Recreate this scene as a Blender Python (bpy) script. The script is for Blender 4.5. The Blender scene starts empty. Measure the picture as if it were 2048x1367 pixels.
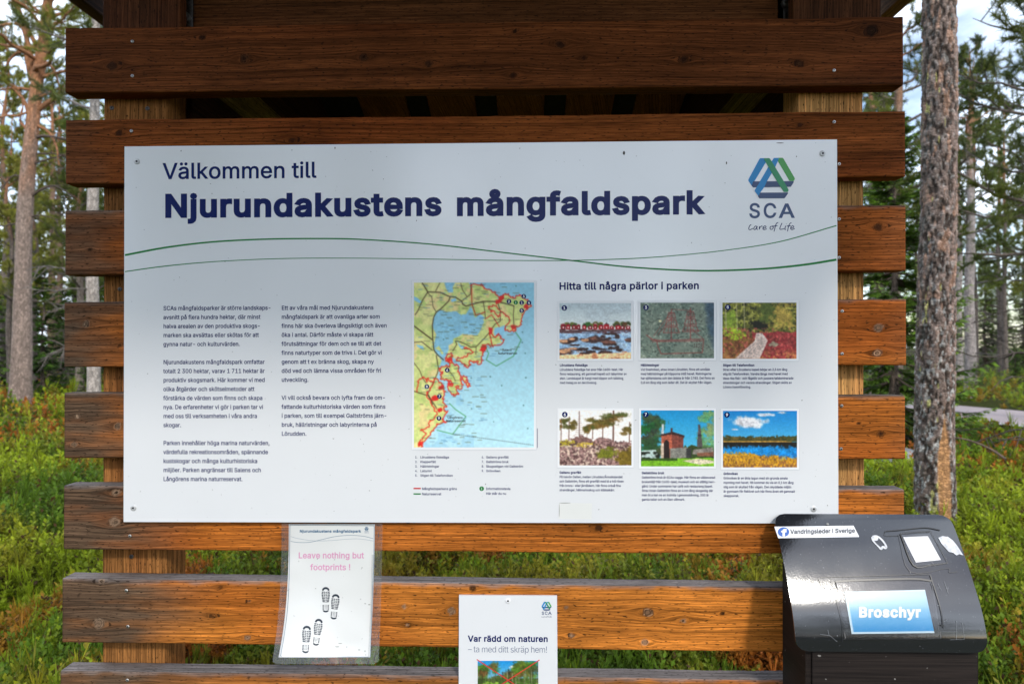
import bpy, math, random
import numpy as np
from mathutils import Vector, Matrix, Euler
from mathutils.geometry import delaunay_2d_cdt

# ------------------------------------------------------------------ camera
sc = bpy.context.scene
COL = sc.collection
CAM_LOC = Vector((0.0, -1.5, 1.5))
CAM_ROT = Euler((math.radians(90.27), 0.0, math.radians(1.23)), 'XYZ')
FPX = 2048 * 24.0 / 36.0
cam_data = bpy.data.cameras.new('camera')
cam_data.lens = 24.0
cam_data.sensor_width = 36.0
cam_data.clip_start = 0.05
cam_data.clip_end = 1500.0
cam_data.dof.use_dof = True
cam_data.dof.focus_distance = 1.5
cam_data.dof.aperture_fstop = 5.0
cam = bpy.data.objects.new('camera', cam_data)
cam.location = CAM_LOC
cam.rotation_euler = CAM_ROT
COL.objects.link(cam)
sc.camera = cam

# ------------------------------------------------------------------ light
SUN_EL, SUN_AZ = math.radians(35), math.radians(23)      # azimuth to the right of the viewer's back
sun_dir = Vector((math.sin(SUN_AZ) * math.cos(SUN_EL), -math.cos(SUN_AZ) * math.cos(SUN_EL), math.sin(SUN_EL)))
sun_data = bpy.data.lights.new('sun', 'SUN')
sun_data.energy = 1.45
sun_data.angle = math.radians(6)
sun_data.color = (1.0, 0.95, 0.86)
sun = bpy.data.objects.new('sun', sun_data)
sun.rotation_euler = (-sun_dir).to_track_quat('-Z', 'Y').to_euler()
sun.location = (6, -8, 9)
COL.objects.link(sun)

world = bpy.data.worlds.new("World")
sc.world = world
world.use_nodes = True
wn, wl = world.node_tree.nodes, world.node_tree.links
wn.clear()
w_out = wn.new('ShaderNodeOutputWorld')
w_bg = wn.new('ShaderNodeBackground')
w_bg.inputs['Strength'].default_value = 0.14
w_sky = wn.new('ShaderNodeTexSky')
w_sky.sky_type = 'NISHITA'
w_sky.sun_disc = False
w_sky.sun_elevation = SUN_EL
w_sky.sun_rotation = math.atan2(sun_dir.x, sun_dir.y)
w_sky.air_density = 1.0
w_sky.dust_density = 0.6
w_tc = wn.new('ShaderNodeTexCoord')
w_map = wn.new('ShaderNodeMapping')
w_map.inputs['Scale'].default_value = (1.6, 1.6, 4.0)
w_map.inputs['Location'].default_value = (0.35, 0.1, 0.2)
w_noise = wn.new('ShaderNodeTexNoise')
w_noise.inputs['Scale'].default_value = 1.5
w_noise.inputs['Detail'].default_value = 7.0
w_noise.inputs['Roughness'].default_value = 0.55
w_ramp = wn.new('ShaderNodeValToRGB')
w_ramp.color_ramp.elements[0].position = 0.40
w_ramp.color_ramp.elements[1].position = 0.60
w_mix = wn.new('ShaderNodeMix')
w_mix.data_type = 'RGBA'
w_mix.inputs['B'].default_value = (10.2, 11.2, 12.8, 1)       # cloud white
wl.new(w_tc.outputs['Generated'], w_map.inputs['Vector'])
wl.new(w_map.outputs['Vector'], w_noise.inputs['Vector'])
wl.new(w_noise.outputs['Fac'], w_ramp.inputs['Fac'])
wl.new(w_ramp.outputs['Color'], w_mix.inputs['Factor'])
wl.new(w_sky.outputs['Color'], w_mix.inputs['A'])
wl.new(w_mix.outputs['Result'], w_bg.inputs['Color'])
wl.new(w_bg.outputs['Background'], w_out.inputs['Surface'])

vs = sc.view_settings
vs.view_transform = 'Standard'
vs.look = 'None'
vs.gamma = 1.0
vs.exposure = 0.64
vs.use_curve_mapping = False

# ------------------------------------------------------------------ basic helpers
RM = CAM_ROT.to_matrix()

def ray(px, py):
    return RM @ Vector(((px - 1024) / FPX, -(py - 683.5) / FPX, -1.0))

def P(px, py, y):
    """point on the vertical plane Y = y that the photograph shows at px, py"""
    d = ray(px, py)
    return CAM_LOC + d * ((y - CAM_LOC.y) / d.y)

def ground_at(px, depth, z=0.0):
    d = ray(px, 690)
    p = CAM_LOC + d * depth
    return Vector((p.x, p.y, z))

def lin(c):
    c = np.asarray(c, float) / 255.0
    return np.where(c <= 0.04045, c / 12.92, ((c + 0.055) / 1.055) ** 2.4)

def link(o, parent=None):
    COL.objects.link(o)
    if parent is not None:
        o.parent = parent
    return o

def tag(o, label=None, cat=None, group=None, kind=None):
    if label: o['label'] = label
    if cat: o['category'] = cat
    if group: o['group'] = group
    if kind: o['kind'] = kind
    return o

def empty(name, loc, label, cat, group=None):
    o = bpy.data.objects.new(name, None)
    o.location = loc
    o.empty_display_size = 0.1
    link(o)
    return tag(o, label, cat, group)

def mesh_obj(name, v, f, mat, parent=None, attrs=None, smooth=False):
    """v (n,3); f: list of faces or one int array (m,k) or a list of such arrays; world coordinates"""
    me = bpy.data.meshes.new(name)
    v = np.asarray(v, np.float32).reshape(-1, 3)
    if parent is not None:
        loc = np.array(parent_loc(parent), np.float32)
        v = v - loc
    arrs = None
    if isinstance(f, np.ndarray):
        arrs = [f]
    elif len(f) and isinstance(f[0], np.ndarray) and f[0].ndim == 2:
        arrs = list(f)
    if arrs is not None:
        arrs = [a for a in arrs if len(a)]
        flat = np.concatenate([a.ravel() for a in arrs]).astype(np.int32)
        tot = np.concatenate([np.full(len(a), a.shape[1], np.int32) for a in arrs])
        start = np.concatenate([[0], np.cumsum(tot)[:-1]]).astype(np.int32)
        me.vertices.add(len(v)); me.vertices.foreach_set('co', v.ravel())
        me.loops.add(len(flat)); me.loops.foreach_set('vertex_index', flat)
        me.polygons.add(len(tot)); me.polygons.foreach_set('loop_start', start)
        me.update(calc_edges=True)
    else:
        me.from_pydata([tuple(map(float, p)) for p in v], [], [tuple(map(int, q)) for q in f])
        me.update()
    if attrs:
        for k, a in attrs.items():
            a = np.asarray(a, np.float32)
            if a.ndim == 1:
                at = me.attributes.new(k, 'FLOAT', 'POINT'); at.data.foreach_set('value', a)
            else:
                if a.shape[1] == 3:
                    a = np.concatenate([a, np.ones((len(a), 1), np.float32)], 1)
                at = me.attributes.new(k, 'FLOAT_COLOR', 'POINT'); at.data.foreach_set('color', a.ravel())
    if smooth:
        me.polygons.foreach_set('use_smooth', np.ones(len(me.polygons), bool))
    me.materials.append(mat)
    o = bpy.data.objects.new(name, me)
    link(o, parent)
    return o

def parent_loc(o):
    p = Vector((0, 0, 0))
    while o is not None:
        p = p + o.location
        o = o.parent
    return p

def set_origin(o, loc):
    """move a top-level mesh's origin without moving the mesh"""
    loc = Vector(loc)
    o.data.transform(Matrix.Translation(-loc))
    o.location = loc
    return o

def merge(parts):
    """parts: list of (v, f array list) -> one"""
    vs_, fs, off = [], [], 0
    for v, f in parts:
        v = np.asarray(v, float).reshape(-1, 3)
        for a in (f if isinstance(f, list) else [f]):
            fs.append(np.asarray(a, int) + off)
        vs_.append(v); off += len(v)
    return np.concatenate(vs_), fs

def box(x0, x1, y0, y1, z0, z1, b=0.0):
    """box, with bevelled (chamfered) edges when b > 0"""
    if b <= 0:
        v = np.array([(x, y, z) for x in (x0, x1) for y in (y0, y1) for z in (z0, z1)], float)
        f = np.array([(0, 1, 3, 2), (4, 6, 7, 5), (0, 4, 5, 1), (2, 3, 7, 6), (0, 2, 6, 4), (1, 5, 7, 3)])
        return v, [f]
    import bmesh
    bm = bmesh.new()
    bmesh.ops.create_cube(bm, size=1.0)
    for q in bm.verts:
        q.co = Vector(((x0 + x1) / 2 + q.co.x * (x1 - x0), (y0 + y1) / 2 + q.co.y * (y1 - y0), (z0 + z1) / 2 + q.co.z * (z1 - z0)))
    bmesh.ops.bevel(bm, geom=bm.edges[:], offset=b, segments=2, affect='EDGES', profile=0.6)
    bm.verts.index_update()
    v = np.array([q.co[:] for q in bm.verts])
    q4 = [tuple(w.index for w in fc.verts) for fc in bm.faces]
    bm.free()
    by = {}
    for q in q4: by.setdefault(len(q), []).append(q)
    return v, [np.array(a) for a in by.values()]

def tube(pts, rad, seg=8, cap=True):
    pts = np.asarray(pts, float); n = len(pts)
    rad = np.broadcast_to(np.asarray(rad, float), (n,))
    tan = np.gradient(pts, axis=0)
    tan /= np.linalg.norm(tan, axis=1)[:, None] + 1e-9
    ref = np.array([0, 0, 1.0]) if abs(tan[0][2]) < 0.8 else np.array([1.0, 0, 0])
    a = np.cross(tan, ref); a /= np.linalg.norm(a, axis=1)[:, None] + 1e-9
    b = np.cross(tan, a)
    th = np.linspace(0, 2 * np.pi, seg, endpoint=False)
    v = pts[:, None, :] + rad[:, None, None] * (np.cos(th)[None, :, None] * a[:, None, :] + np.sin(th)[None, :, None] * b[:, None, :])
    v = v.reshape(-1, 3)
    i = np.arange(n - 1)[:, None] * seg; j = np.arange(seg)[None, :]
    f = np.stack([i + j, i + (j + 1) % seg, i + seg + (j + 1) % seg, i + seg + j], -1).reshape(-1, 4)
    return v, [f]

# ------------------------------------------------------------------ numpy noise
def hash3(ix, iy, iz, seed):
    h = (ix.astype(np.int64) * 374761393 + iy.astype(np.int64) * 668265263 + iz.astype(np.int64) * 2147483647 + seed * 974634777) & 0xFFFFFFFF
    h = ((h ^ (h >> 13)) * 1274126177) & 0xFFFFFFFF
    h = ((h ^ (h >> 16)) * 2246822519) & 0xFFFFFFFF
    return ((h ^ (h >> 15)) & 0xFFFFFF) / float(0xFFFFFF)

def vnoise(x, y, z=None, seed=0):
    x = np.asarray(x, float); y = np.asarray(y, float)
    z = np.zeros_like(x) if z is None else np.asarray(z, float)
    ix, iy, iz = np.floor(x), np.floor(y), np.floor(z)
    fx, fy, fz = x - ix, y - iy, z - iz
    fx = fx * fx * (3 - 2 * fx); fy = fy * fy * (3 - 2 * fy); fz = fz * fz * (3 - 2 * fz)
    r = 0
    for dx in (0, 1):
        for dy in (0, 1):
            for dz in (0, 1):
                w = (fx if dx else 1 - fx) * (fy if dy else 1 - fy) * (fz if dz else 1 - fz)
                r = r + w * hash3(ix + dx, iy + dy, iz + dz, seed)
    return r

def fbm(x, y, z=None, seed=0, oct=4):
    r, a, s = 0, 0.5, 0
    for o in range(oct):
        k = 2.0 ** o
        r = r + a * vnoise(np.asarray(x) * k, np.asarray(y) * k, None if z is None else np.asarray(z) * k, seed + o * 17)
        s += a; a *= 0.5
    return r / s

def sstep(a, b, x):
    t = np.clip((x - a) / (b - a), 0, 1)
    return t * t * (3 - 2 * t)

# ------------------------------------------------------------------ materials
def new_mat(name):
    m = bpy.data.materials.new(name)
    m.use_nodes = True
    n, l = m.node_tree.nodes, m.node_tree.links
    return m, n, l, n['Principled BSDF']

def N(n, kind, **kw):
    q = n.new(kind)
    for k, v in kw.items():
        if k in q.inputs.keys(): q.inputs[k].default_value = v
        else: setattr(q, k, v)
    return q

def mixc(n, l, fac, a, b, mode='MIX'):
    q = n.new('ShaderNodeMix'); q.data_type = 'RGBA'; q.blend_type = mode
    for key, val in (('Factor', fac), ('A', a), ('B', b)):
        if isinstance(val, (int, float)): q.inputs[key].default_value = val
        elif isinstance(val, tuple): q.inputs[key].default_value = val + (1,) if len(val) == 3 else val
        else: l.new(val, q.inputs[key])
    return q.outputs['Result']

def maprange(n, l, v, a, b, c=0.0, d=1.0):
    q = n.new('ShaderNodeMapRange')
    l.new(v, q.inputs['Value'])
    for k, x in zip(('From Min', 'From Max', 'To Min', 'To Max'), (a, b, c, d)): q.inputs[k].default_value = x
    return q.outputs['Result']

def mat_plain(name, col, rough=0.5, metal=0.0, spec=0.5, noise=0.0, scale=30.0):
    m, n, l, b = new_mat(name)
    b.inputs['Roughness'].default_value = rough
    b.inputs['Metallic'].default_value = metal
    b.inputs['Specular IOR Level'].default_value = spec
    tc = N(n, 'ShaderNodeTexCoord')
    t = N(n, 'ShaderNodeTexNoise', Scale=scale, Detail=5.0)
    l.new(tc.outputs['Object'], t.inputs['Vector'])
    f = maprange(n, l, t.outputs['Fac'], 0.3, 0.7)
    lo = tuple(max(0, c * (1 - noise)) for c in col); hi = tuple(min(1, c * (1 + noise)) for c in col)
    l.new(mixc(n, l, f, lo, hi), b.inputs['Base Color'])
    return m

def mat_attr(name, rough=0.5, spec=0.5, attr='Col', noise=0.0, scale=40.0, trans=0.0):
    """colour stored on the mesh, varied by a fine noise; trans adds light passing through thin leaves"""
    m, n, l, b = new_mat(name)
    b.inputs['Roughness'].default_value = rough
    b.inputs['Specular IOR Level'].default_value = spec
    at = N(n, 'ShaderNodeAttribute', attribute_name=attr)
    c = at.outputs['Color']
    if noise:
        tc = N(n, 'ShaderNodeTexCoord')
        t = N(n, 'ShaderNodeTexNoise', Scale=scale, Detail=4.0)
        l.new(tc.outputs['Object'], t.inputs['Vector'])
        f = maprange(n, l, t.outputs['Fac'], 0.3, 0.7, 1 - noise, 1 + noise)
        c = mixc(n, l, 1.0, c, f, 'MULTIPLY')
    l.new(c, b.inputs['Base Color'])
    if trans:
        tr = N(n, 'ShaderNodeBsdfTranslucent')
        l.new(c, tr.inputs['Color'])
        mx = N(n, 'ShaderNodeMixShader', Fac=trans)
        l.new(b.outputs[0], mx.inputs[1]); l.new(tr.outputs[0], mx.inputs[2])
        l.new(mx.outputs[0], n['Material Output'].inputs['Surface'])
    return m

def mat_wood(name):
    """stained softwood: attributes on the mesh carry the grain field (v, along), the tint and the knots"""
    m, n, l, b = new_mat(name)
    at = N(n, 'ShaderNodeAttribute', attribute_name='tint')
    gv = N(n, 'ShaderNodeAttribute', attribute_name='grain')     # x = along the board, y = across, warped round knots
    def g(sx, sy, **kw):
        mp = N(n, 'ShaderNodeMapping', Scale=(sx, sy, 1.0))
        l.new(gv.outputs['Vector'], mp.inputs['Vector'])
        t = N(n, 'ShaderNodeTexNoise', **kw)
        l.new(mp.outputs['Vector'], t.inputs['Vector'])
        return t.outputs['Fac']
    rings = g(0.9, 210.0, Scale=1.0, Detail=4.0, Roughness=0.7)
    fibre = g(22.0, 700.0, Scale=1.0, Detail=3.0)
    blotch = g(4.0, 16.0, Scale=1.0, Detail=4.0)
    dash = g(80.0, 330.0, Scale=1.0, Detail=1.0)
    wea = N(n, 'ShaderNodeAttribute', attribute_name='weather')
    c = at.outputs['Color']
    rf = maprange(n, l, rings, 0.36, 0.62, 0.42, 1.35)
    c = mixc(n, l, 1.0, c, rf, 'MULTIPLY')
    ff = maprange(n, l, fibre, 0.32, 0.68, 0.55, 1.45)
    c = mixc(n, l, 1.0, c, ff, 'MULTIPLY')
    bf = maprange(n, l, blotch, 0.3, 0.7, 0.72, 1.22)
    c = mixc(n, l, 1.0, c, bf, 'MULTIPLY')
    dk = maprange(n, l, dash, 0.63, 0.70, 0.0, 0.8)
    c = mixc(n, l, dk, c, (0.012, 0.007, 0.004))
    l.new(c, b.inputs['Base Color'])
    b.inputs['Roughness'].default_value = 0.72
    b.inputs['Specular IOR Level'].default_value = 0.06
    bp = N(n, 'ShaderNodeBump', Strength=0.8, Distance=0.0014)
    l.new(mixc(n, l, 0.4, rings, fibre), bp.inputs['Height'])
    l.new(bp.outputs['Normal'], b.inputs['Normal'])
    return m

WOOD = mat_wood('stained_wood')
M_TEXT = mat_plain('navy_print', (0.001, 0.010, 0.105), 0.25, 0, 0.18)
M_PRINT = mat_attr('printed_ink', 0.40, 0.3)
M_ZINC = mat_plain('zinc', (0.55, 0.55, 0.55), 0.4, 0.3, 0.5, 0.2, 200)
M_STEEL = mat_plain('steel', (0.45, 0.44, 0.42), 0.35, 0.9, 0.5, 0.3, 200)
M_DARKMETAL = mat_plain('dark_steel', (0.10, 0.09, 0.085), 0.4, 0.8, 0.5, 0.3, 200)
M_HOLE = mat_plain('screw_recess', (0.01, 0.01, 0.01), 0.8)
# ------------------------------------------------------------------ glyph outlines: advance, contours
G = {
'!':(196,'67,160 63,509 132,509 128,160;98,-4 66,9 52,41 66,73 98,86 130,73 143,41 130,9'),
',':(188,'38,-119 68,71 137,71 84,-119'),
'-':(453,'337,244 337,188 114,188 114,244'),
'.':(188,'95,-4 63,9 50,41 63,73 95,87 128,73 141,41 128,9'),
'/':(249,'235,533 71,-76 14,-76 178,533'),
'0':(453,'227,-7 174,1 130,24 95,62 69,113 53,178 48,254 53,330 69,395 95,447 130,484 174,508 227,516 279,508 323,484 358,447 384,395 400,330 405,254 400,178 384,113 359,62 323,24 279,1;227,50 261,56 290,74 313,103 330,144 340,194 344,254 340,314 330,365 313,405 290,435 261,453 227,460 192,453 163,435 140,405 123,365 113,314 109,254 113,194 123,144 140,103 163,74 192,56'),
'1':(453,'76,0 76,55 391,55 391,0;276,509 276,0 212,0 212,448 209,448 86,358 86,427 198,509'),
'2':(453,'64,0 64,47 234,229 282,282 311,327 320,371 308,419 273,449 224,460 172,447 139,413 127,362 66,362 71,405 86,442 111,473 143,496 182,511 225,516 268,511 306,497 337,474 361,445 376,411 381,372 371,318 336,259 306,223 267,180 153,60 153,57 389,57 389,0'),
'3':(453,'218,-7 173,-3 133,10 98,30 70,57 52,91 44,132 109,132 126,87 165,59 219,50 275,61 315,93 329,145 316,196 275,234 242,244 201,248 157,248 157,299 288,448 288,452 70,452 70,509 372,509 372,461 211,278 211,289 264,288 308,276 344,253 371,222 387,186 393,145 387,103 370,66 344,36 309,12 266,-2'),
'4':(453,'40,105 40,158 247,509 311,509 109,166 109,163 413,163 413,105;282,0 282,121 282,146 282,318 343,318 343,0'),
'5':(453,'221,-7 178,-2 140,11 108,32 83,60 66,93 60,130 122,130 138,89 173,60 221,50 276,64 314,104 328,162 314,221 275,262 218,277 167,268 128,246 67,253 96,509 366,509 366,452 151,452 134,301 136,301 178,325 229,334 294,321 345,285 379,231 391,163 385,117 369,76 343,41 309,15 268,-1'),
'6':(453,'226,-7 182,-1 142,15 109,40 84,74 69,115 64,162 80,239 102,285 137,340 252,509 322,509 151,261 145,261 165,288 196,307 235,314 278,309 316,295 346,271 370,240 384,201 389,157 384,112 368,73 343,39 310,14 271,-2;226,48 279,63 314,101 327,157 314,213 279,251 226,265 174,252 138,214 125,158 138,102 174,63'),
'7':(453,'97,0 323,448 323,452 62,452 62,509 391,509 391,449 165,0'),
'8':(453,'226,-7 178,-2 136,11 101,33 74,62 57,96 52,135 65,195 101,241 153,265 153,267 119,282 93,308 76,342 70,380 75,417 90,450 114,477 146,498 184,511 226,516 269,511 306,498 337,477 361,450 377,417 382,380 376,342 359,308 333,282 300,267 300,265 351,241 387,195 401,135 395,96 378,62 352,33 317,11 275,-2;226,49 285,60 323,91 337,139 322,189 283,223 226,235 169,223 130,189 115,139 129,91 167,60;226,290 274,300 307,330 319,376 308,420 275,449 226,460 177,449 145,420 133,376 145,330 178,300'),
'9':(453,'226,516 271,510 310,494 343,468 368,434 384,393 389,347 373,270 350,224 315,168 200,0 130,0 301,248 307,248 287,221 257,202 218,195 175,199 137,214 106,237 83,269 68,307 64,352 69,397 85,436 110,469 143,494 182,510;226,460 174,446 138,407 125,352 138,295 174,257 226,243 279,257 314,295 327,350 314,407 279,446'),
'A':(480,'16,0 201,509 276,509 463,0 395,0 287,302 264,372 250,420 232,478 245,478 228,419 213,371 191,302 85,0;110,142 110,199 370,199 370,142'),
'B':(456,'60,0 60,509 241,509 289,504 329,491 359,469 381,442 394,410 398,374 387,320 356,286 315,267 315,262 363,245 402,203 414,173 418,136 413,100 400,67 377,39 344,18 301,4 247,0;125,57 245,57 296,63 330,80 349,105 355,137 342,184 306,218 248,231 125,231;125,285 238,285 288,296 323,326 336,372 330,403 313,429 283,446 240,452 125,452'),
'C':(510,'267,-7 205,1 150,25 104,63 70,115 48,179 40,254 48,329 70,393 104,445 150,484 205,508 267,516 340,504 402,471 448,418 473,348 408,348 389,395 357,428 315,449 267,456 223,450 184,432 150,403 125,364 109,314 103,254 109,194 125,145 151,105 184,76 223,59 267,53 315,60 357,81 389,114 408,160 473,160 448,91 402,38 341,5'),
'D':(502,'219,0 96,0 96,57 215,57 272,63 318,81 354,110 379,149 394,198 399,255 394,312 379,361 354,399 320,428 275,446 221,452 93,452 93,509 225,509 294,501 353,478 399,441 433,391 455,329 462,255 455,181 433,119 398,68 351,31 291,8;125,509 125,0 60,0 60,509'),
'E':(419,'60,0 60,509 372,509 372,452 125,452 125,286 355,286 355,229 125,229 125,57 375,57 375,0'),
'F':(410,'60,0 60,509 369,509 369,452 125,452 125,278 346,278 346,221 125,221 125,0'),
'G':(520,'269,-7 205,1 149,25 104,64 69,116 47,179 40,254 47,329 69,393 103,445 149,484 203,508 265,516 340,504 403,469 449,416 474,349 408,349 387,393 356,427 315,448 265,456 222,450 183,432 150,404 125,364 109,314 103,254 109,194 125,145 151,105 184,76 224,59 269,53 309,57 345,71 374,93 396,123 410,160 415,202 434,199 283,199 283,256 478,256 478,200 471,141 451,91 419,50 377,19 326,0'),
'H':(517,'60,0 60,509 125,509 125,289 392,289 392,509 457,509 457,0 392,0 392,232 125,232 125,0'),
'I':(300,'31,0 31,57 118,57 118,452 31,452 31,509 269,509 269,452 183,452 183,57 269,57 269,0'),
'J':(396,'185,-7 124,3 75,33 44,81 33,145 33,173 98,173 98,145 104,104 122,74 149,56 185,50 220,56 248,74 266,104 272,145 272,509 336,509 336,145 326,81 294,33 246,3'),
'K':(467,'104,145 104,216 139,261 174,303 212,344 364,509 448,509 231,276 228,276;60,0 60,509 125,509 125,334 124,225 125,193 125,0;372,0 188,259 228,309 449,0'),
'L':(393,'60,0 60,509 125,509 125,57 361,57 361,0'),
'M':(628,'60,0 60,509 152,509 277,187 287,159 299,123 311,84 322,49 307,49 318,83 330,121 342,158 352,187 476,509 568,509 568,0 504,0 504,291 504,327 505,369 506,413 507,457 513,457 498,409 482,363 467,322 456,291 342,0 286,0 170,291 159,321 145,361 129,408 112,457 119,457 120,416 121,372 122,328 122,291 122,0'),
'N':(523,'60,0 60,509 136,509 343,183 363,151 388,107 414,55 405,54 401,108 399,157 399,195 399,509 463,509 463,0 387,0 202,290 177,331 148,381 108,452 119,454 122,384 124,328 125,291 125,0'),
'O':(533,'267,-7 205,1 150,25 105,63 70,115 48,179 40,254 48,329 70,393 105,445 150,484 205,508 267,516 329,508 384,484 429,445 464,393 486,329 493,254 486,179 464,115 429,63 384,25 329,1;267,53 310,59 349,76 383,105 408,144 425,194 430,254 425,314 408,365 383,404 349,433 310,450 267,456 223,450 184,433 151,404 125,364 109,314 103,254 109,194 125,144 151,105 184,76 223,59'),
'P':(445,'60,0 60,509 235,509 289,503 332,487 366,462 390,430 404,391 409,348 404,304 390,265 366,233 332,207 289,191 235,186 109,186 109,242 233,242 269,246 297,256 333,294 344,348 333,402 297,439 268,449 232,452 125,452 125,0'),
'R':(449,'60,0 60,509 236,509 290,504 333,489 367,465 390,433 405,395 409,352 405,309 390,271 367,240 333,217 289,203 236,198 96,198 96,255 234,255 269,258 298,267 334,300 345,352 334,405 298,440 269,449 233,452 125,452 125,0;353,0 230,229 303,229 428,0'),
'S':(447,'224,-9 172,-4 128,9 91,31 64,60 46,96 38,137 104,137 123,88 166,59 224,49 286,60 329,92 346,139 332,179 296,205 245,222 184,239 128,260 86,289 60,326 52,372 58,413 75,448 102,476 138,498 180,511 227,516 275,511 316,498 351,476 377,449 394,415 401,378 337,378 326,412 302,437 267,453 225,459 167,448 129,418 115,376 119,352 131,334 169,308 212,293 264,279 312,264 359,238 395,198 408,139 403,99 386,64 360,34 323,11 278,-4'),
'T':(449,'32,452 32,509 417,509 417,452 257,452 257,0 193,0 193,452'),
'U':(517,'259,-8 203,-2 154,15 114,43 85,80 66,124 60,173 60,509 124,509 124,178 128,144 141,113 160,87 187,68 220,56 259,52 298,56 331,68 357,87 377,113 393,178 393,509 457,509 457,173 451,124 433,80 403,43 363,15 315,-2'),
'V':(480,'204,0 16,509 84,509 192,206 203,176 215,137 230,89 248,31 235,31 252,90 267,138 290,206 395,509 463,509 278,0'),
'a':(389,'160,-9 94,5 48,45 35,73 30,108 43,161 78,193 125,211 178,220 234,227 265,235 276,255 276,257 267,297 240,322 196,331 149,322 118,301 100,274 41,291 79,346 133,375 194,384 239,379 286,360 322,320 333,290 337,251 337,0 277,0 277,52 272,52 252,25 215,1;170,45 228,59 263,93 276,138 276,190 259,182 231,176 200,171 175,168 134,159 103,139 92,105 102,72 130,52'),
'b':(424,'229,-8 172,4 138,31 118,59 112,59 112,0 53,0 53,509 114,509 114,319 118,319 137,346 171,373 197,381 229,384 274,378 313,361 345,332 370,293 385,245 390,189 385,133 370,84 346,45 313,16 274,-2;220,47 253,51 279,66 316,117 328,189 316,261 280,311 253,325 220,330 188,325 161,312 125,263 113,189 125,115 140,86 162,65 188,51'),
'c':(396,'207,-8 159,-2 117,16 82,46 56,85 40,133 34,187 40,243 56,291 82,330 117,360 159,378 207,384 260,377 305,356 340,322 362,277 303,262 290,289 270,311 242,325 207,330 173,325 145,310 108,258 96,187 108,117 145,66 173,51 207,46 243,52 271,66 292,89 304,117 363,102 341,56 306,21 261,-1'),
'd':(424,'195,-8 151,-2 111,16 79,45 55,84 39,133 34,189 39,245 55,293 79,332 112,361 151,378 196,384 228,381 253,373 287,346 306,319 311,319 311,509 372,509 372,0 313,0 313,59 307,59 287,31 252,4;205,47 236,51 263,65 284,86 299,115 312,189 300,263 284,291 263,312 237,325 205,330 172,325 145,311 108,261 96,189 109,117 124,88 145,66 172,51'),
'e':(404,'212,-8 161,-2 117,16 82,46 56,85 40,132 34,187 39,242 55,290 81,329 115,359 157,378 205,384 266,374 319,341 357,282 368,242 371,194 371,169 75,169 75,221 338,221 310,202 298,269 263,314 237,326 205,330 173,326 146,313 109,270 96,211 96,178 100,139 110,106 128,80 151,61 212,46 254,53 285,73 306,105 365,91 335,39 283,4'),
'f':(254,'228,379 228,327 6,327 6,379;81,0 81,432 84,461 96,486 135,519 187,530 222,527 243,521 227,468 215,472 195,474 171,470 154,460 145,443 142,419 142,0'),
'g':(425,'207,-151 134,-140 82,-110 51,-69 101,-41 122,-66 154,-88 207,-97 249,-92 282,-75 304,-47 311,-6 311,68 306,68 287,41 252,16 195,5 152,10 113,27 80,53 55,90 39,136 34,191 39,246 55,293 80,332 112,361 152,378 196,384 253,373 288,346 308,319 313,319 313,379 372,379 372,-9 367,-54 350,-90 324,-117 291,-136;205,59 237,63 264,75 300,121 312,193 300,264 264,312 237,325 205,330 172,325 145,312 109,262 96,193 109,123 145,76 172,63'),
'h':(410,'114,227 114,0 53,0 53,509 114,509 114,287 102,287 124,332 152,362 187,379 227,384 264,380 295,369 321,349 341,321 353,285 357,240 357,0 296,0 296,235 290,275 273,304 246,323 210,329 161,317 126,283'),
'i':(167,'53,0 53,379 114,379 114,0;84,443 54,455 41,483 54,512 84,524 114,512 126,483 114,455'),
'j':(167,'53,379 114,379 114,-30 102,-90 65,-129 37,-139 4,-143 -10,-143 -10,-87 2,-87 25,-83 40,-72 53,-29;83,443 53,455 41,483 53,512 83,524 114,512 126,483 114,455'),
'k':(381,'110,137 110,212 121,212 284,379 360,379 184,199 177,199;53,0 53,509 114,509 114,0;294,0 148,186 191,229 372,0'),
'l':(189,'139,-2 101,3 74,20 58,47 53,84 53,509 114,509 114,99 120,62 146,52 160,53 170,54 181,3 162,-1'),
'm':(610,'53,0 53,379 112,379 112,295 108,295 132,346 172,376 219,386 257,380 287,361 309,331 321,295 312,295 337,343 381,375 437,386 497,372 522,354 541,328 553,296 557,255 557,0 496,0 496,254 490,289 473,313 447,326 419,330 374,320 345,290 335,247 335,0 274,0 274,260 269,288 253,311 229,326 199,330 158,320 126,289 114,238 114,0'),
'n':(410,'114,227 114,0 53,0 53,379 112,379 112,287 102,287 124,332 152,362 187,379 227,384 264,380 295,369 321,349 341,321 353,285 357,240 357,0 296,0 296,235 290,275 273,304 246,323 210,329 161,317 126,283'),
'o':(415,'207,-8 159,-2 117,16 82,46 56,85 40,133 34,187 40,243 56,291 82,330 117,360 159,378 207,384 256,378 299,360 333,330 359,291 376,243 381,187 376,133 359,85 333,46 299,16 256,-2;207,46 242,51 270,66 307,117 319,187 307,258 270,310 242,325 207,330 173,325 145,310 108,258 96,187 108,117 145,66 173,51'),
'p':(424,'53,-143 53,379 112,379 112,319 118,319 137,346 171,373 197,381 229,384 274,378 313,361 345,332 370,293 385,245 390,189 385,133 370,84 346,45 313,16 274,-2 229,-8 173,4 138,31 118,59 114,59 114,-143;220,47 253,51 279,66 316,117 328,189 316,261 280,311 253,325 220,330 188,325 161,312 125,263 113,189 125,115 140,86 162,65 188,51'),
'q':(424,'372,-143 311,-143 311,59 306,59 287,31 252,4 195,-8 151,-2 111,16 79,45 55,84 39,133 34,189 39,245 55,293 79,332 112,361 151,378 196,384 228,381 253,373 287,346 307,319 313,319 313,379 372,379;205,47 236,51 263,65 284,86 299,115 312,189 300,263 284,291 263,312 237,325 205,330 172,325 145,311 108,261 96,189 109,117 124,88 145,66 172,51'),
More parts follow.
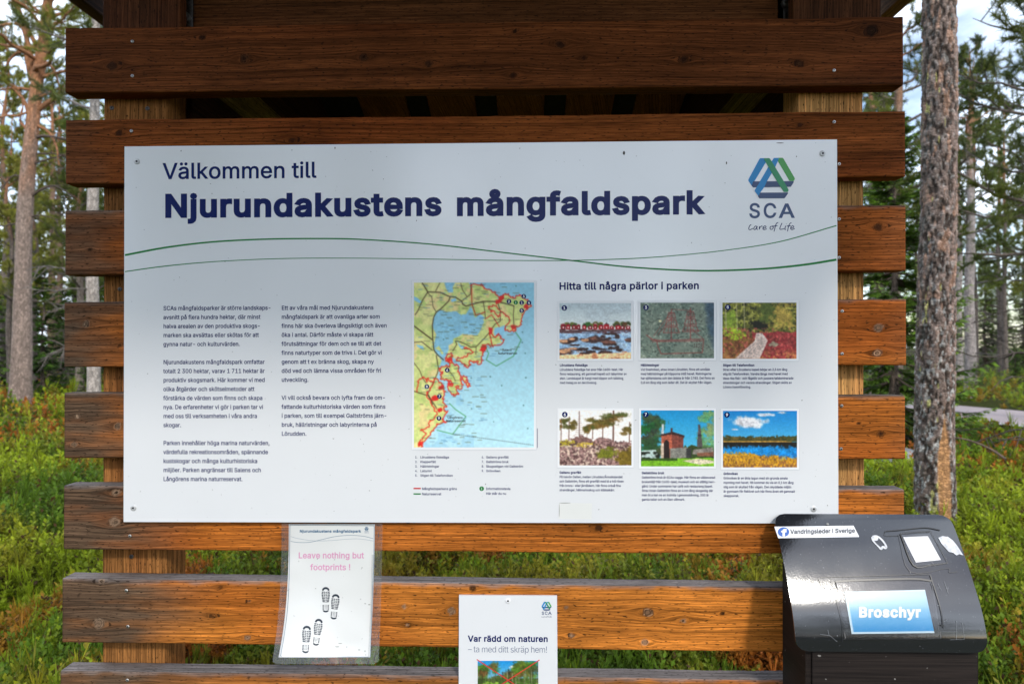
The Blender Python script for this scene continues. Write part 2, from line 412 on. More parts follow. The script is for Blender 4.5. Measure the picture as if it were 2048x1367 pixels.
'r':(259,'53,0 53,379 112,379 112,321 115,321 130,347 152,367 181,380 213,385 229,384 243,384 243,322 230,324 207,326 159,315 126,284 114,237 114,0'),
's':(365,'182,-8 112,3 62,38 36,94 94,107 105,79 124,60 150,49 181,45 217,50 244,62 262,81 268,103 254,136 212,155 149,170 104,186 72,208 53,237 47,274 51,305 65,332 115,370 187,384 254,372 299,339 324,290 268,277 243,316 219,328 187,333 156,329 131,317 114,299 109,277 124,243 172,223 229,209 275,194 306,171 325,142 331,107 326,75 312,47 290,24 260,6'),
't':(227,'204,379 204,327 6,327 6,379;65,471 126,471 126,98 136,61 150,53 170,50 185,51 202,54 213,2 192,-3 168,-4 125,2 92,21 72,52 65,93'),
'u':(410,'182,-5 146,-1 115,11 89,31 69,59 57,95 53,139 53,379 114,379 114,144 119,105 137,75 164,56 200,50 249,62 283,97 296,153 296,379 357,379 357,0 298,0 298,92 307,92 286,47 257,17 222,0'),
'v':(389,'163,0 17,379 84,379 165,155 187,87 206,21 184,21 203,87 224,155 305,379 371,379 226,0'),
'w':(567,'138,0 23,379 87,379 133,214 154,137 175,41 165,41 186,135 206,214 252,379 316,379 362,214 382,136 402,41 391,41 413,135 434,214 480,379 545,379 429,0 368,0 319,172 305,225 291,280 277,338 291,338 277,280 263,225 248,172 199,0'),
'x':(379,'21,0 171,218 171,171 29,379 100,379 147,306 179,253 207,206 175,206 202,253 233,306 282,379 352,379 209,169 209,214 358,0 287,0 231,85 200,136 173,182 205,182 178,136 148,85 91,0'),
'y':(389,'47,-139 61,-86 71,-87 104,-89 130,-74 151,-36 163,-1 17,379 84,379 165,155 187,87 206,21 184,21 202,87 224,155 305,379 371,379 204,-58 177,-107 139,-136 91,-145 65,-143'),
'z':(380,'42,0 42,46 254,320 254,323 48,323 48,379 333,379 333,331 126,60 126,56 339,56 339,0'),
'Ä':(480,'16,0 201,509 276,509 463,0 395,0 287,302 264,372 250,420 232,478 245,478 228,419 213,371 191,302 85,0;110,142 110,199 370,199 370,142;312,572 283,584 271,612 283,641 312,653 340,641 352,612 340,584;168,572 139,584 127,612 139,641 168,653 196,641 208,612 196,584'),
'Å':(480,'16,0 201,509 276,509 463,0 395,0 287,302 264,372 250,420 232,478 245,478 228,419 213,371 191,302 85,0;110,142 110,199 370,199 370,142;240,527 195,539 163,570 151,612 163,656 195,686 240,697 284,686 317,656 329,612 317,570 284,539;240,571 270,583 282,612 270,643 240,655 210,643 198,612 210,583'),
'Ö':(533,'267,-7 205,1 150,25 105,63 70,115 48,179 40,254 48,329 70,393 105,445 150,484 205,508 267,516 329,508 384,484 429,445 464,393 486,329 493,254 486,179 464,115 429,63 384,25 329,1;267,53 310,59 349,76 383,105 408,144 425,194 430,254 425,314 408,365 383,404 349,433 310,450 267,456 223,450 184,433 151,404 125,364 109,314 103,254 109,194 125,144 151,105 184,76 223,59;339,572 310,584 298,612 310,641 339,653 368,641 379,612 368,584;195,572 167,584 155,612 167,641 195,653 224,641 236,612 224,584'),
'ä':(389,'160,-9 94,5 48,45 35,73 30,108 43,161 78,193 125,211 178,220 234,227 265,235 276,255 276,257 267,297 240,322 196,331 149,322 118,301 100,274 41,291 79,346 133,375 194,384 239,379 286,360 322,320 333,290 337,251 337,0 277,0 277,52 272,52 252,25 215,1;170,45 228,59 263,93 276,138 276,190 259,182 231,176 200,171 175,168 134,159 103,139 92,105 102,72 130,52;261,443 233,455 221,483 233,512 261,523 290,512 301,483 290,455;117,443 89,455 77,483 89,512 117,523 146,512 158,483 146,455'),
'å':(389,'160,-9 94,5 48,45 35,73 30,108 43,161 78,193 125,211 178,220 234,227 265,235 276,255 276,257 267,297 240,322 196,331 149,322 118,301 100,274 41,291 79,346 133,375 194,384 239,379 286,360 322,320 333,290 337,251 337,0 277,0 277,52 272,52 252,25 215,1;170,45 228,59 263,93 276,138 276,190 259,182 231,176 200,171 175,168 134,159 103,139 92,105 102,72 130,52;189,404 145,416 112,447 100,490 112,532 145,563 189,575 234,563 266,532 278,490 266,447 234,416;189,447 219,460 232,490 219,519 189,532 159,519 147,490 159,460'),
'é':(404,'212,-8 161,-2 117,16 82,46 56,85 40,132 34,187 39,242 55,290 81,329 115,359 157,378 205,384 266,374 319,341 357,282 368,242 371,194 371,169 75,169 75,221 338,221 310,202 298,269 263,314 237,326 205,330 173,326 146,313 109,270 96,211 96,178 100,139 110,106 128,80 151,61 212,46 254,53 285,73 306,105 365,91 335,39 283,4;177,429 225,529 293,529 227,429'),
'ö':(415,'207,-8 159,-2 117,16 82,46 56,85 40,133 34,187 40,243 56,291 82,330 117,360 159,378 207,384 256,378 299,360 333,330 359,291 376,243 381,187 376,133 359,85 333,46 299,16 256,-2;207,46 242,51 270,66 307,117 319,187 307,258 270,310 242,325 207,330 173,325 145,310 108,258 96,187 108,117 145,66 173,51;279,443 251,455 239,483 251,512 279,523 308,512 320,483 308,455;136,443 107,455 95,483 107,512 136,523 164,512 176,483 164,455'),
'–':(350,'350,244 350,188 0,188 0,244'),
' ':(188,''),
}
# ------------------------------------------------------------------ lettering
_gl = {}
def fill(cs):
    """triangles inside closed contours (holes respected)"""
    flat, edges, off = [], [], 0
    for c in cs:
        n = len(c); flat += [Vector((float(p[0]), float(p[1]))) for p in c]
        edges += [(off + i, off + (i + 1) % n) for i in range(n)]; off += n
    vo, eo, fo, ov, oe, of = delaunay_2d_cdt(flat, edges, [], 0, 1e-5)
    vv = np.array([tuple(p) for p in vo]); out = []
    for t in fo:
        m = vv[list(t)].mean(0); w = 0
        for c in cs:
            x0, y0 = c[:, 0], c[:, 1]; x1, y1 = np.roll(x0, -1), np.roll(y0, -1)
            up = (y0 <= m[1]) & (y1 > m[1]); dn = (y0 > m[1]) & (y1 <= m[1])
            cr = (x1 - x0) * (m[1] - y0) - (m[0] - x0) * (y1 - y0)
            w += int(np.sum(up & (cr > 0))) - int(np.sum(dn & (cr < 0)))
        if w: out.append(tuple(t))
    if len(vo) != len(flat):
        pts_new = vv
    else:
        pts_new = None
    return out, pts_new
CAP = 509.0
def glyph(ch, bold):
    key = (ch, round(bold, 1))
    if key in _gl: return _gl[key]
    adv, s = G.get(ch, G['-'])
    cs = [np.array([tuple(map(int, p.split(','))) for p in c.split(' ')], float) for c in s.split(';')] if s else []
    if cs and bold:
        ar = [0.5 * np.sum(c[:, 0] * np.roll(c[:, 1], -1) - np.roll(c[:, 0], -1) * c[:, 1]) for c in cs]
        sg = 1.0 if ar[int(np.argmax(np.abs(ar)))] > 0 else -1.0
        res = []
        for c in cs:
            e = np.roll(c, -1, 0) - c
            nn = np.stack([e[:, 1], -e[:, 0]], 1) * sg
            nn /= np.linalg.norm(nn, axis=1)[:, None] + 1e-9
            pn = np.roll(nn, 1, 0)
            k = 1.0 / np.clip(1 + np.sum(nn * pn, 1), 0.5, 2)
            res.append(c + bold * (nn + pn) * k[:, None])
        cs = res
    tris, alt = fill(cs) if cs else ([], None)
    pts = alt if alt is not None else (np.concatenate(cs) if cs else np.zeros((0, 2)))
    _gl[key] = (adv + bold * 1.4 - 16, pts, np.array([tuple(t) for t in tris], int).reshape(-1, 3))
    return _gl[key]

def text_width(s, bold=0.0):
    return sum(glyph(c, bold)[0] for c in s)

class Ink:
    """flat lettering and line work collected in photo pixels, mapped on to a surface by f(px, py)"""
    def __init__(self, f, slope=None):
        self.f, self.slope = f, slope or (lambda y: 0.0)
        self.v, self.t, self.n = [], [], 0
    def add(self, pts, tris):
        self.v += [self.f(float(p[0]), float(p[1])) for p in pts]
        self.t.append(np.asarray(tris, int).reshape(-1, 3) + self.n)
        self.n += len(pts)
    def text(self, s, x, y, cap, width=None, bold=0.0, sx=None, skew=0.0, center=False):
        k = cap / (CAP + 2 * bold)
        if sx is None: sx = 1.0
        if width is not None: sx = width / (text_width(s, bold) * k)
        if center: x = x - text_width(s, bold) * k * sx / 2
        cx, sl = x, self.slope(y)
        for ch in s:
            adv, pts, tr = glyph(ch, bold)
            if len(pts):
                q = pts * k
                xx = cx + (q[:, 0] + skew * q[:, 1]) * sx
                yy = y - q[:, 1] + bold * k * -1 + sl * (xx - x)
                self.add(np.stack([xx, yy], 1), tr)
            cx += adv * k * sx
        return sx
    def poly(self, pts):
        p = np.asarray(pts, float)
        tr, alt = fill([p])
        self.add(p if alt is None else alt, np.array(tr))
    def rect(self, x0, y0, x1, y1):
        self.add([(x0, y0), (x1, y0), (x1, y1), (x0, y1)], [(0, 1, 2), (0, 2, 3)])
    def quad(self, pts):
        self.add(pts, [(0, 1, 2), (0, 2, 3)])
    def line(self, pts, w, sub=1):
        p = np.asarray(pts, float)
        w = np.broadcast_to(np.asarray(w, float), (len(p),))
        if sub > 1 and len(p) > 2:
            p, w = spline(p, sub, w)
        d = np.gradient(p, axis=0); d /= np.linalg.norm(d, axis=1)[:, None] + 1e-9
        nrm = np.stack([-d[:, 1], d[:, 0]], 1) * (w / 2)[:, None]
        v = np.concatenate([p + nrm, p - nrm]); n = len(p)
        tr = []
        for i in range(n - 1): tr += [(i, i + 1, n + i), (i + 1, n + i + 1, n + i)]
        self.add(v, tr)
    def disc(self, x, y, r, seg=20, ry=None):
        a = np.linspace(0, 2 * np.pi, seg, endpoint=False); ry = ry or r
        v = [(x, y)] + [(x + r * math.cos(q), y + ry * math.sin(q)) for q in a]
        self.add(v, [(0, i + 1, (i + 1) % seg + 1) for i in range(seg)])
    def build(self, name, mat, parent):
        return mesh_obj(name, np.array([tuple(q) for q in self.v]), np.concatenate(self.t), mat, parent)

def spline(p, sub, w=None):
    """Catmull-Rom through the points"""
    p = np.asarray(p, float); n = len(p)
    q = np.concatenate([2 * p[:1] - p[1:2], p, 2 * p[-1:] - p[-2:-1]])
    out, ow = [], []
    for i in range(n - 1):
        a, b, c, d = q[i:i + 4]
        for j in range(sub):
            t = j / sub
            out.append(0.5 * (2 * b + (c - a) * t + (2 * a - 5 * b + 4 * c - d) * t * t + (3 * b - a - 3 * c + d) * t ** 3))
            if w is not None: ow.append(w[i] * (1 - t) + w[i + 1] * t)
    out.append(p[-1])
    if w is None: return np.array(out)
    ow.append(w[-1])
    return np.array(out), np.array(ow)

# ------------------------------------------------------------------ printed pictures: small rasters drawn here, one vertex per dot
class Pic:
    tex = 0.5
    def __init__(self, w, h, col):
        self.w, self.h = w, h
        self.a = np.zeros((h, w, 3)); self.a[:] = col
        self.yy, self.xx = np.mgrid[0:h, 0:w].astype(float)
        self.u, self.t = self.xx / (w - 1), self.yy / (h - 1)
        self.tx = fbm(self.xx * .45, self.yy * .45, seed=w + h, oct=3) - .5
        self.tx2 = fbm(self.xx * .09, self.yy * .09, seed=w + h + 5, oct=2) - .5
    def mix(self, mask, col):
        m = np.clip(mask, 0, 1)[..., None]
        c = np.asarray(col, float) * (1 + self.tex * (1.3 * self.tx + .6 * self.tx2))[..., None]
        self.a = self.a * (1 - m) + np.clip(c, 0, 255) * m
    def inside(self, pts):
        p = np.asarray(pts, float); x, y = self.u, self.t
        r = np.zeros(self.a.shape[:2], bool); j = len(p) - 1
        for i in range(len(p)):
            c = ((p[i, 1] > y) != (p[j, 1] > y))
            with np.errstate(divide='ignore', invalid='ignore'):
                xi = (p[j, 0] - p[i, 0]) * (y - p[i, 1]) / (p[j, 1] - p[i, 1] + 1e-12) + p[i, 0]
            r ^= c & (x < xi); j = i
        return r
    def poly(self, pts, col): self.mix(self.inside(pts).astype(float), col)
    def dist(self, pts):
        p = np.asarray(pts, float) * [self.w - 1, self.h - 1]
        d = np.full(self.a.shape[:2], 1e9)
        for i in range(len(p) - 1):
            a, b = p[i], p[i + 1]; e = b - a; L = e @ e + 1e-9
            t = np.clip(((self.xx - a[0]) * e[0] + (self.yy - a[1]) * e[1]) / L, 0, 1)
            d = np.minimum(d, np.hypot(self.xx - a[0] - t * e[0], self.yy - a[1] - t * e[1]))
        return d
    def line(self, pts, col, w=1.0, al=1.0):
        self.mix(np.clip(w / 2 + 0.5 - self.dist(pts), 0, 1) * al, col)
    def blob(self, cx, cy, rx, ry, col, rag=0.35, sc=18.0, seed=0, soft=0.25, al=1.0):
        d = np.hypot((self.u - cx) / rx, (self.t - cy) / ry)
        n = fbm(self.u * sc * self.w / self.h, self.t * sc, seed=seed, oct=3) - 0.5
        self.mix((1 - sstep(1 - soft, 1 + soft, d + n * rag * 3)) * al, col)
    def noise(self, sc, seed=0, oct=4, sx=1.0):
        return fbm(self.u * sc * sx * self.w / self.h, self.t * sc, seed=seed, oct=oct)
    def grain(self, amt, seed=5, sc=60):
        n = self.noise(sc, seed, 2)[..., None] - 0.5
        self.a = np.clip(self.a * (1 + n * amt * 1.1), 0, 255)
    def build(self, name, f, parent, white):
        h, w = self.h, self.w
        for _ in range(2):                       # the softness of a printed photograph
            b = np.pad(self.a, ((1, 1), (1, 1), (0, 0)), 'edge')
            self.a = .36 * self.a + .16 * (b[:-2, 1:-1] + b[2:, 1:-1] + b[1:-1, :-2] + b[1:-1, 2:])
        v = [f(x / (w - 1), y / (h - 1)) for y in range(h) for x in range(w)]
        i = (np.arange(h - 1)[:, None] * w + np.arange(w - 1)[None, :]).ravel()
        q = np.stack([i, i + w, i + w + 1, i + 1], 1)
        c = np.clip(lin(self.a.reshape(-1, 3)) / lin(white) * 0.80, 0.002, 0.9)
        return mesh_obj(name, np.array([tuple(p) for p in v]), q, M_PRINT, parent, {'Col': c})
# ------------------------------------------------------------------ timber
def timber(name, parent, along, L0, L1, front, lo, hi, depth, tint, knots=(), weather=None, top=None, seed=0, nl=300, nf=40, rad=0.0038, sides=None):
    """A board with rounded edges.  along 'x': runs in x from L0 to L1, lo/hi are z at both ends ((a,b));
    along 'z': runs in z, lo/hi are x.  front = y of the front face, depth backwards.
    knots: (a, c, r, light) in metres, a along and c across (world)."""
    s = np.linspace(0, 1, nf)
    r = rad
    A = np.linspace(0, math.pi / 2, 5)
    items = [('lo', r * (1 - math.cos(a)), front + r * (1 - math.sin(a))) for a in A[:-1]]     # profile: (side, inset, y)
    for q in s: items.append(('mid', q, front))
    for a in A[::-1][1:]: items.append(('hi', r * (1 - math.cos(a)), front + r * (1 - math.sin(a))))
    for q in (0.33, 0.66): items.append(('hi', 0.0, front + r + (depth - 2 * r) * q))
    for a in A: items.append(('hi', r * (1 - math.cos(a)), front + depth - r * (1 - math.sin(a))))
    for a in A[::-1]: items.append(('lo', r * (1 - math.cos(a)), front + depth - r * (1 - math.sin(a))))
    for q in (0.66, 0.33): items.append(('lo', 0.0, front + r + (depth - 2 * r) * q))
    a_ = np.linspace(L0, L1, nl)
    t = (a_ - L0) / (L1 - L0)
    l_ = lo[0] * (1 - t) + lo[1] * t + (fbm(a_ * 5, a_ * 0, seed=seed + 3) - 0.5) * 0.003 + (vnoise(a_ * 60, a_ * 0, seed=seed + 5) - 0.5) * 0.0008
    h_ = hi[0] * (1 - t) + hi[1] * t + (fbm(a_ * 5, a_ * 0, seed=seed + 4) - 0.5) * 0.003 + (vnoise(a_ * 60, a_ * 0, seed=seed + 6) - 0.5) * 0.0008
    m = len(items)
    Cc = np.zeros((nl, m)); Y = np.zeros((nl, m)); Vv = np.zeros((nl, m)); kind = []
    for j, (k, q, y) in enumerate(items):
        if k == 'mid': Cc[:, j] = l_ + r + (h_ - l_ - 2 * r) * q; kind.append(0)
        elif k == 'lo': Cc[:, j] = l_ + q; kind.append(-1)
        else: Cc[:, j] = h_ - q; kind.append(1)
        Y[:, j] = y
    kind = np.array(kind)
    front_like = np.abs(Y - front) < r * 0.7
    Vv = np.where(front_like, Cc, Cc + np.where(Cc > (l_ + h_)[:, None] / 2, 1, -1) * (Y - front))
    A2 = np.repeat(a_[:, None], m, 1)
    # grain field bends round the knots
    v = Vv.copy(); kn = np.zeros_like(v); kl = np.zeros_like(v)
    v += (fbm(A2 * 1.1, Vv * 6, seed=seed, oct=2) - 0.5) * 0.022
    halo = np.zeros_like(v)
    for (ka, kc, kr, light) in knots:
        dx, dz = (A2 - ka), (Vv - kc)
        rr = (dx / 2.6) ** 2 + dz ** 2
        v -= dz * (kr * 0.95) ** 2 / (rr + kr * kr * 0.5)
        wob = (fbm(A2 * 60, Vv * 60, seed=seed + 9, oct=3) - 0.5) * kr * 1.1
        d = np.hypot(dx, dz * 1.15) + wob
        k = 1 - sstep(kr * 0.62, kr * 0.92, d)
        v = np.where(k > 0.02, v * (1 - k) + (d * 0.9 + kc) * k, v)
        kn = np.maximum(kn, k); kl = np.where(k > 0.3, light, kl)
        halo = np.maximum(halo, np.exp(-((dx / (kr * 3.2)) ** 2 + (dz / (kr * 1.5)) ** 2)))
    Tn = np.zeros((nl, m, 3)); Tn[:] = tint
    big = fbm(A2 * 3.0, Vv * 14, seed=seed + 21, oct=3)[..., None]
    Tn *= 0.80 + 0.45 * big
    red = sstep(0.5, 0.75, fbm(A2 * 2.2, Vv * 9, seed=seed + 31, oct=2))[..., None]
    Tn = Tn * (1 - 0.35 * red) + Tn * np.array([0.82, 0.55, 0.5]) * 0.35 * red
    if weather is not None:
        w = np.clip(weather(A2, Vv), 0, 1)
        ww = np.clip(w * (0.55 + 0.9 * fbm(A2 * 8, Vv * 50, seed=seed + 41, oct=3)), 0, 1)[..., None]
        Tn = Tn * (1 - ww) + np.array([0.115, 0.070, 0.042]) * ww
    if top is not None:
        ku = ((kind == 1)[None, :] & (Y > front + 0.002)).astype(float)
        edge = np.clip(ku + 0.65 * (1 - sstep(0.0, 0.011, (h_[:, None] - Cc) + (fbm(A2 * 30, Vv * 5, seed=seed + 2) - 0.5) * 0.014)) * front_like, 0, 1)[..., None]
        tc = np.asarray(top) * (0.7 + 0.6 * fbm(A2 * 14, Y * 220, seed=seed + 51, oct=3)[..., None])
        Tn = Tn * (1 - edge) + tc * edge
    kc_ = np.where((kl > 0.5)[..., None], np.array([0.30, 0.20, 0.13]), np.array([0.030, 0.014, 0.007]))
    ring = 0.75 + 0.5 * np.sin(v * 2600)[..., None] * 0.5
    Tn = Tn * (1 - 0.15 * halo[..., None]) 
    Tn = Tn * (1 - kn[..., None] * 0.8) + kc_ * ring * kn[..., None] * 0.8
    back = (Y > front + depth * 0.2) & (kind[None, :] != 1)
    if sides is not None: Tn = np.where(back[..., None], np.asarray(sides)[None, None], Tn)
    if along == 'x': pts = np.stack([A2, Y, Cc], -1)
    else: pts = np.stack([Cc, Y, A2], -1)
    grain = np.stack([A2 + seed * 3.17, v + seed * 1.73, np.zeros_like(v)], -1)
    i = np.arange(nl - 1)[:, None] * m; j = np.arange(m)[None, :]
    f = np.stack([i + j, i + (j + 1) % m, i + m + (j + 1) % m, i + m + j], -1).reshape(-1, 4)
    e0 = np.arange(m)[None, ::-1].copy(); e1 = (np.arange(m) + (nl - 1) * m)[None, :].copy()
    return mesh_obj(name, pts.reshape(-1, 3), [f, e0, e1], WOOD, parent,
                    {'tint': Tn.reshape(-1, 3), 'grain': grain.reshape(-1, 3)}, smooth=True)

def screw(parent, px, py, y, r=0.0042, dark=False, name='screw', mat=None):
    p = P(px, py, y)
    a = np.linspace(0, 2 * np.pi, 14, endpoint=False)
    rings = [(1.0, 0.0), (1.0, -0.0010), (0.72, -0.0019), (0.36, -0.0020), (0.30, -0.0008)]
    v = [(p.x + r * k * math.cos(t), y + dy, p.z + r * k * math.sin(t)) for k, dy in rings for t in a]
    v.append((p.x, y - 0.0006, p.z)); n = 14
    f = []
    for k in range(len(rings) - 1):
        for i in range(n): f.append((k * n + i, k * n + (i + 1) % n, (k + 1) * n + (i + 1) % n, (k + 1) * n + i))
    for i in range(n): f.append((4 * n + i, 4 * n + (i + 1) % n, 5 * n))
    o = mesh_obj(name, v, f, mat or (M_DARKMETAL if dark else M_STEEL), parent)
    o.data.materials.append(M_HOLE)
    for k, q in enumerate(o.data.polygons):
        if k >= 3 * n: q.material_index = 1
    return o

shelter = empty('info_shelter', (0, 0, 0), 'brown timber shelter of horizontal boards on two posts with an overhanging roof', 'shelter')

def wx(px): return P(px, 690, 0).x
plank_px = [  # left x, right x, left top, left bottom, right top, right bottom
    (131, 1806, 56, 185, 33, 170), (132, 1810, 240, 368, 222, 353), (131, 1811, 421, 550, 410, 541),
    (129, 1812, 603, 734, 598, 730), (129, 1810, 786, 915, 791, 918), (128, 1808, 970, 1099, 978, 1108),
    (125, 1808, 1156, 1284, 1178, 1306), (121, 1808, 1340, 1468, 1362, 1492)]
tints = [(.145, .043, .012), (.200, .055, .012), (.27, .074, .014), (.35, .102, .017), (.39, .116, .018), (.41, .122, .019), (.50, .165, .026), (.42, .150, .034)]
KN = [
    [(225, 130, 14, 0), (405, 75, 7, 0), (490, 118, 12, 0), (728, 114, 9, 0), (857, 128, 8, 0), (1030, 63, 6, 0), (1120, 88, 11, 0), (1168, 116, 7, 0), (1026, 150, 9, 0), (1368, 119, 10, 0), (1600, 128, 10, 0), (1742, 60, 17, 0)],
    [(238, 265, 10, 0), (585, 280, 9, 0), (1600, 250, 7, 0)],
    [(180, 500, 6, 0), (1756, 452, 11, 0)],
    [(173, 646, 10, 1), (240, 690, 5, 0), (1757, 654, 11, 1), (1754, 706, 12, 1)],
    [(155, 832, 7, 1), (235, 851, 11, 1), (149, 889, 6, 1), (1717, 846, 5, 0), (1762, 866, 8, 0)],
    [(232, 983, 14, 1), (230, 1044, 13, 1), (1197, 1055, 8, 0), (640, 1085, 6, 0)],
    [(203, 1161, 9, 1), (197, 1246, 14, 1), (440, 1174, 6, 0), (498, 1201, 5, 1), (423, 1231, 7, 0), (495, 1274, 8, 1), (808, 1212, 7, 1), (904, 1220, 10, 1), (814, 1249, 6, 1), (1133, 1213, 6, 1), (1294, 1224, 12, 1), (1367, 1241, 8, 1), (1143, 1270, 8, 1), (1291, 1284, 11, 1), (946, 1176, 8, 0), (1446, 1226, 6, 0)],
    [(300, 1380, 9, 1), (1250, 1372, 8, 0), (700, 1390, 9, 1)]]
PK = 1.5 / FPX
screws = [[(265, 83), (265, 152), (1668, 141)], [(263, 262), (1668, 244), (1678, 328)], [(1678, 438), (1678, 515)],
          [(1684, 622), (1684, 707)], [(1683, 811), (1682, 897)], [(260, 1071)], [(253, 1180), (256, 1252), (1640, 1225)], [(255, 1359)]]
XM = wx(260)
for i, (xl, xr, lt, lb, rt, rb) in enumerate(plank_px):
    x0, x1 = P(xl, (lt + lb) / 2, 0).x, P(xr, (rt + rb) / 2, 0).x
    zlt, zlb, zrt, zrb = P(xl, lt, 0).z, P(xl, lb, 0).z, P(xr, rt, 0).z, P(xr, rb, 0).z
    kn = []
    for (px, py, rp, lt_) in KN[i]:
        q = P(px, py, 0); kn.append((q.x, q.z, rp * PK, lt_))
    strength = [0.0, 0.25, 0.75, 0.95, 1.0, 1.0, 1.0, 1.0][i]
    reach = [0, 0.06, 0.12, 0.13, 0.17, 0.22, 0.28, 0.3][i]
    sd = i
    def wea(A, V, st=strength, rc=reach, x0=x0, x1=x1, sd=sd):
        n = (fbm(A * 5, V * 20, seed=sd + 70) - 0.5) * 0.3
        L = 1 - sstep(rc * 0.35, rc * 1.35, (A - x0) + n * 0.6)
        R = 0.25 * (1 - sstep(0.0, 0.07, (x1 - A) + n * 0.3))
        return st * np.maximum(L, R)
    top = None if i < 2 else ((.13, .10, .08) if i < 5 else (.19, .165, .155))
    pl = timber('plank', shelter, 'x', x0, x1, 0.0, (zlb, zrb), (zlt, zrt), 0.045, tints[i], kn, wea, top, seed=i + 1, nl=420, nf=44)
    for (px, py) in screws[i]: screw(pl, px, py, -0.0002, 0.0036, False)

def post(xa, xb, seed, tint):
    a, b = P(xa, 690, 0.0455).x, P(xb, 690, 0.0455).x
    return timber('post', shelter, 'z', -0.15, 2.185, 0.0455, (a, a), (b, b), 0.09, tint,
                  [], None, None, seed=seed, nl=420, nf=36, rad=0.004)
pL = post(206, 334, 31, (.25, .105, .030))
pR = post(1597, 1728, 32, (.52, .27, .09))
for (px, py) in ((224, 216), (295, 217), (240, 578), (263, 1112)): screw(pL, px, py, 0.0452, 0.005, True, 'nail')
# header board between the posts, high up under the roof
hx0, hx1 = P(386, 30, 0.10).x, P(1566, 30, 0.10).x
timber('header_board', shelter, 'x', hx0, hx1, 0.10, (2.165, 2.165), (2.70, 2.70), 0.04, (.115, .042, .014), [], None, None, seed=41, nl=160, nf=30)
for (px, py) in ((372, 38), (1571, 10)):
    q = P(px, py, 0.095)
    v, f = tube([(q.x, 0.088, q.z + 0.004), (q.x, 0.115, q.z + 0.004)], 0.011, 6)
    v2, f2 = tube([(q.x, 0.082, q.z + 0.004), (q.x, 0.089, q.z + 0.004)], [0.007, 0.0075], 12)
    f2.append(np.arange(12)[None, :].copy()); f.append(np.arange(6)[None, :].copy())
    mesh_obj('bolt', *merge([(v, f), (v2, f2)]), M_STEEL, shelter)
    mesh_obj('bracket', *box(q.x - 0.018, q.x + 0.018, 0.10, 0.14, 2.165, 2.50, 0.002), M_DARKMETAL, shelter)
# roof: eave beams running front to back, slats between them, felt on top
roof = empty('roof', (0, 0, 0), None, None); roof.parent = shelter
RY0, RY1 = -1.78, 1.35
ez = 2.65
kz = (ez - 1.5) / (P(205, 53, 0.0).z - 1.5)
eL, eR = P(205, 53, 0.0).x * kz, P(1788, 33, 0.0).x * kz
def beam(name, x0, x1, z0, z1, tint, seed, parent=roof, y0=RY0, y1=RY1, fall=True):
    v, f = box(x0, x1, y0, y1, z0, z1, 0.004)
    if fall:                                   # two lengths meeting over the posts, the rear one falling backwards
        inner = x0 > -0.86 and x1 < 0.68
        v, f = box(x0, x1, y0, 0.0 if inner else 1.0, z0, z1, 0.004)
        if inner:            # the rear slope is narrower, between the side boards
            vb, fb_ = box(x0, x1, 0.001, y1, z0, z1, 0.004)
            vb[:, 2] -= 0.30 * np.maximum(vb[:, 1], 0)
            v, f = merge([(v, f), (vb, fb_)])
    g = np.stack([v[:, 1] + seed, v[:, 0] + v[:, 2] * 0.7 + seed * 0.37, v[:, 0] * 0], 1)
    t = np.tile(np.array(tint), (len(v), 1))
    return mesh_obj(name, v, f, WOOD, parent, {'tint': t, 'grain': g})
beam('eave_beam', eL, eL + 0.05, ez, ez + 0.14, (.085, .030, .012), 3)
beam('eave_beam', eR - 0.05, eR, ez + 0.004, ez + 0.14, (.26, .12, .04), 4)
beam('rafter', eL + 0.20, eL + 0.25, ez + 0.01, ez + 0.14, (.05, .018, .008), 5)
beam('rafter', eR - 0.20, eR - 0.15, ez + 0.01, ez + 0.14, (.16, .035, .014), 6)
xx = eL + 0.065; k = 0
while xx < eR - 0.1:
    beam('slat', xx, xx + 0.185, 2.792, 2.814, (.20, .085, .030), 7 + k); xx += 0.27; k += 1
# wall plates running back from the posts, with a board closing the side above each
for sx in (-1, 1):
    q = P(385, 190, 0).x if sx < 0 else P(1563, 180, 0).x
    px_ = -0.829 if sx < 0 else 0.640
    beam('wall_plate', px_ - .022, px_ + .022, 2.155, 2.25, (.22, .16, .05), 60 + sx, roof, 0.14, 1.38, False)
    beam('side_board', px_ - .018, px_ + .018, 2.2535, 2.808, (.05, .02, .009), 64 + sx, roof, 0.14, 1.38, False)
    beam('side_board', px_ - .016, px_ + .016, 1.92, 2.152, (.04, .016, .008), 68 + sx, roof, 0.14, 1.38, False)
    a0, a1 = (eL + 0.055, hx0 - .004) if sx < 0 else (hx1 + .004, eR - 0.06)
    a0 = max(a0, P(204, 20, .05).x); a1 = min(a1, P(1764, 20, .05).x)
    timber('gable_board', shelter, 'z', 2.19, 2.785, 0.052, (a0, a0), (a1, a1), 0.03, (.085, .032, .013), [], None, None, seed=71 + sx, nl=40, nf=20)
M_FELT = mat_plain('roofing_felt', (0.02, 0.02, 0.02), 0.9, 0, 0.2, 0.4, 60)
va, fa_ = box(eL - 0.04, eR + 0.04, RY0 - 0.03, 0.0, 2.816, 2.84, 0.003)
vb, fb_ = box(-0.86, 0.68, 0.001, RY1 + 0.03, 2.816, 2.84, 0.003); vb[:, 2] -= 0.30 * np.maximum(vb[:, 1], 0)
vc_, fc_ = box(eL - 0.04, -0.862, 0.001, 1.03, 2.816, 2.84, 0.003); vd_, fd_ = box(0.682, eR + 0.04, 0.001, 1.03, 2.816, 2.84, 0.003)
mesh_obj('roof_felt', *merge([(va, fa_), (vb, fb_), (vc_, fc_), (vd_, fd_)]), M_FELT, roof)
v, f = box(-0.862, 0.682, 1.385, 1.41, 2.20, 2.44, 0.003)
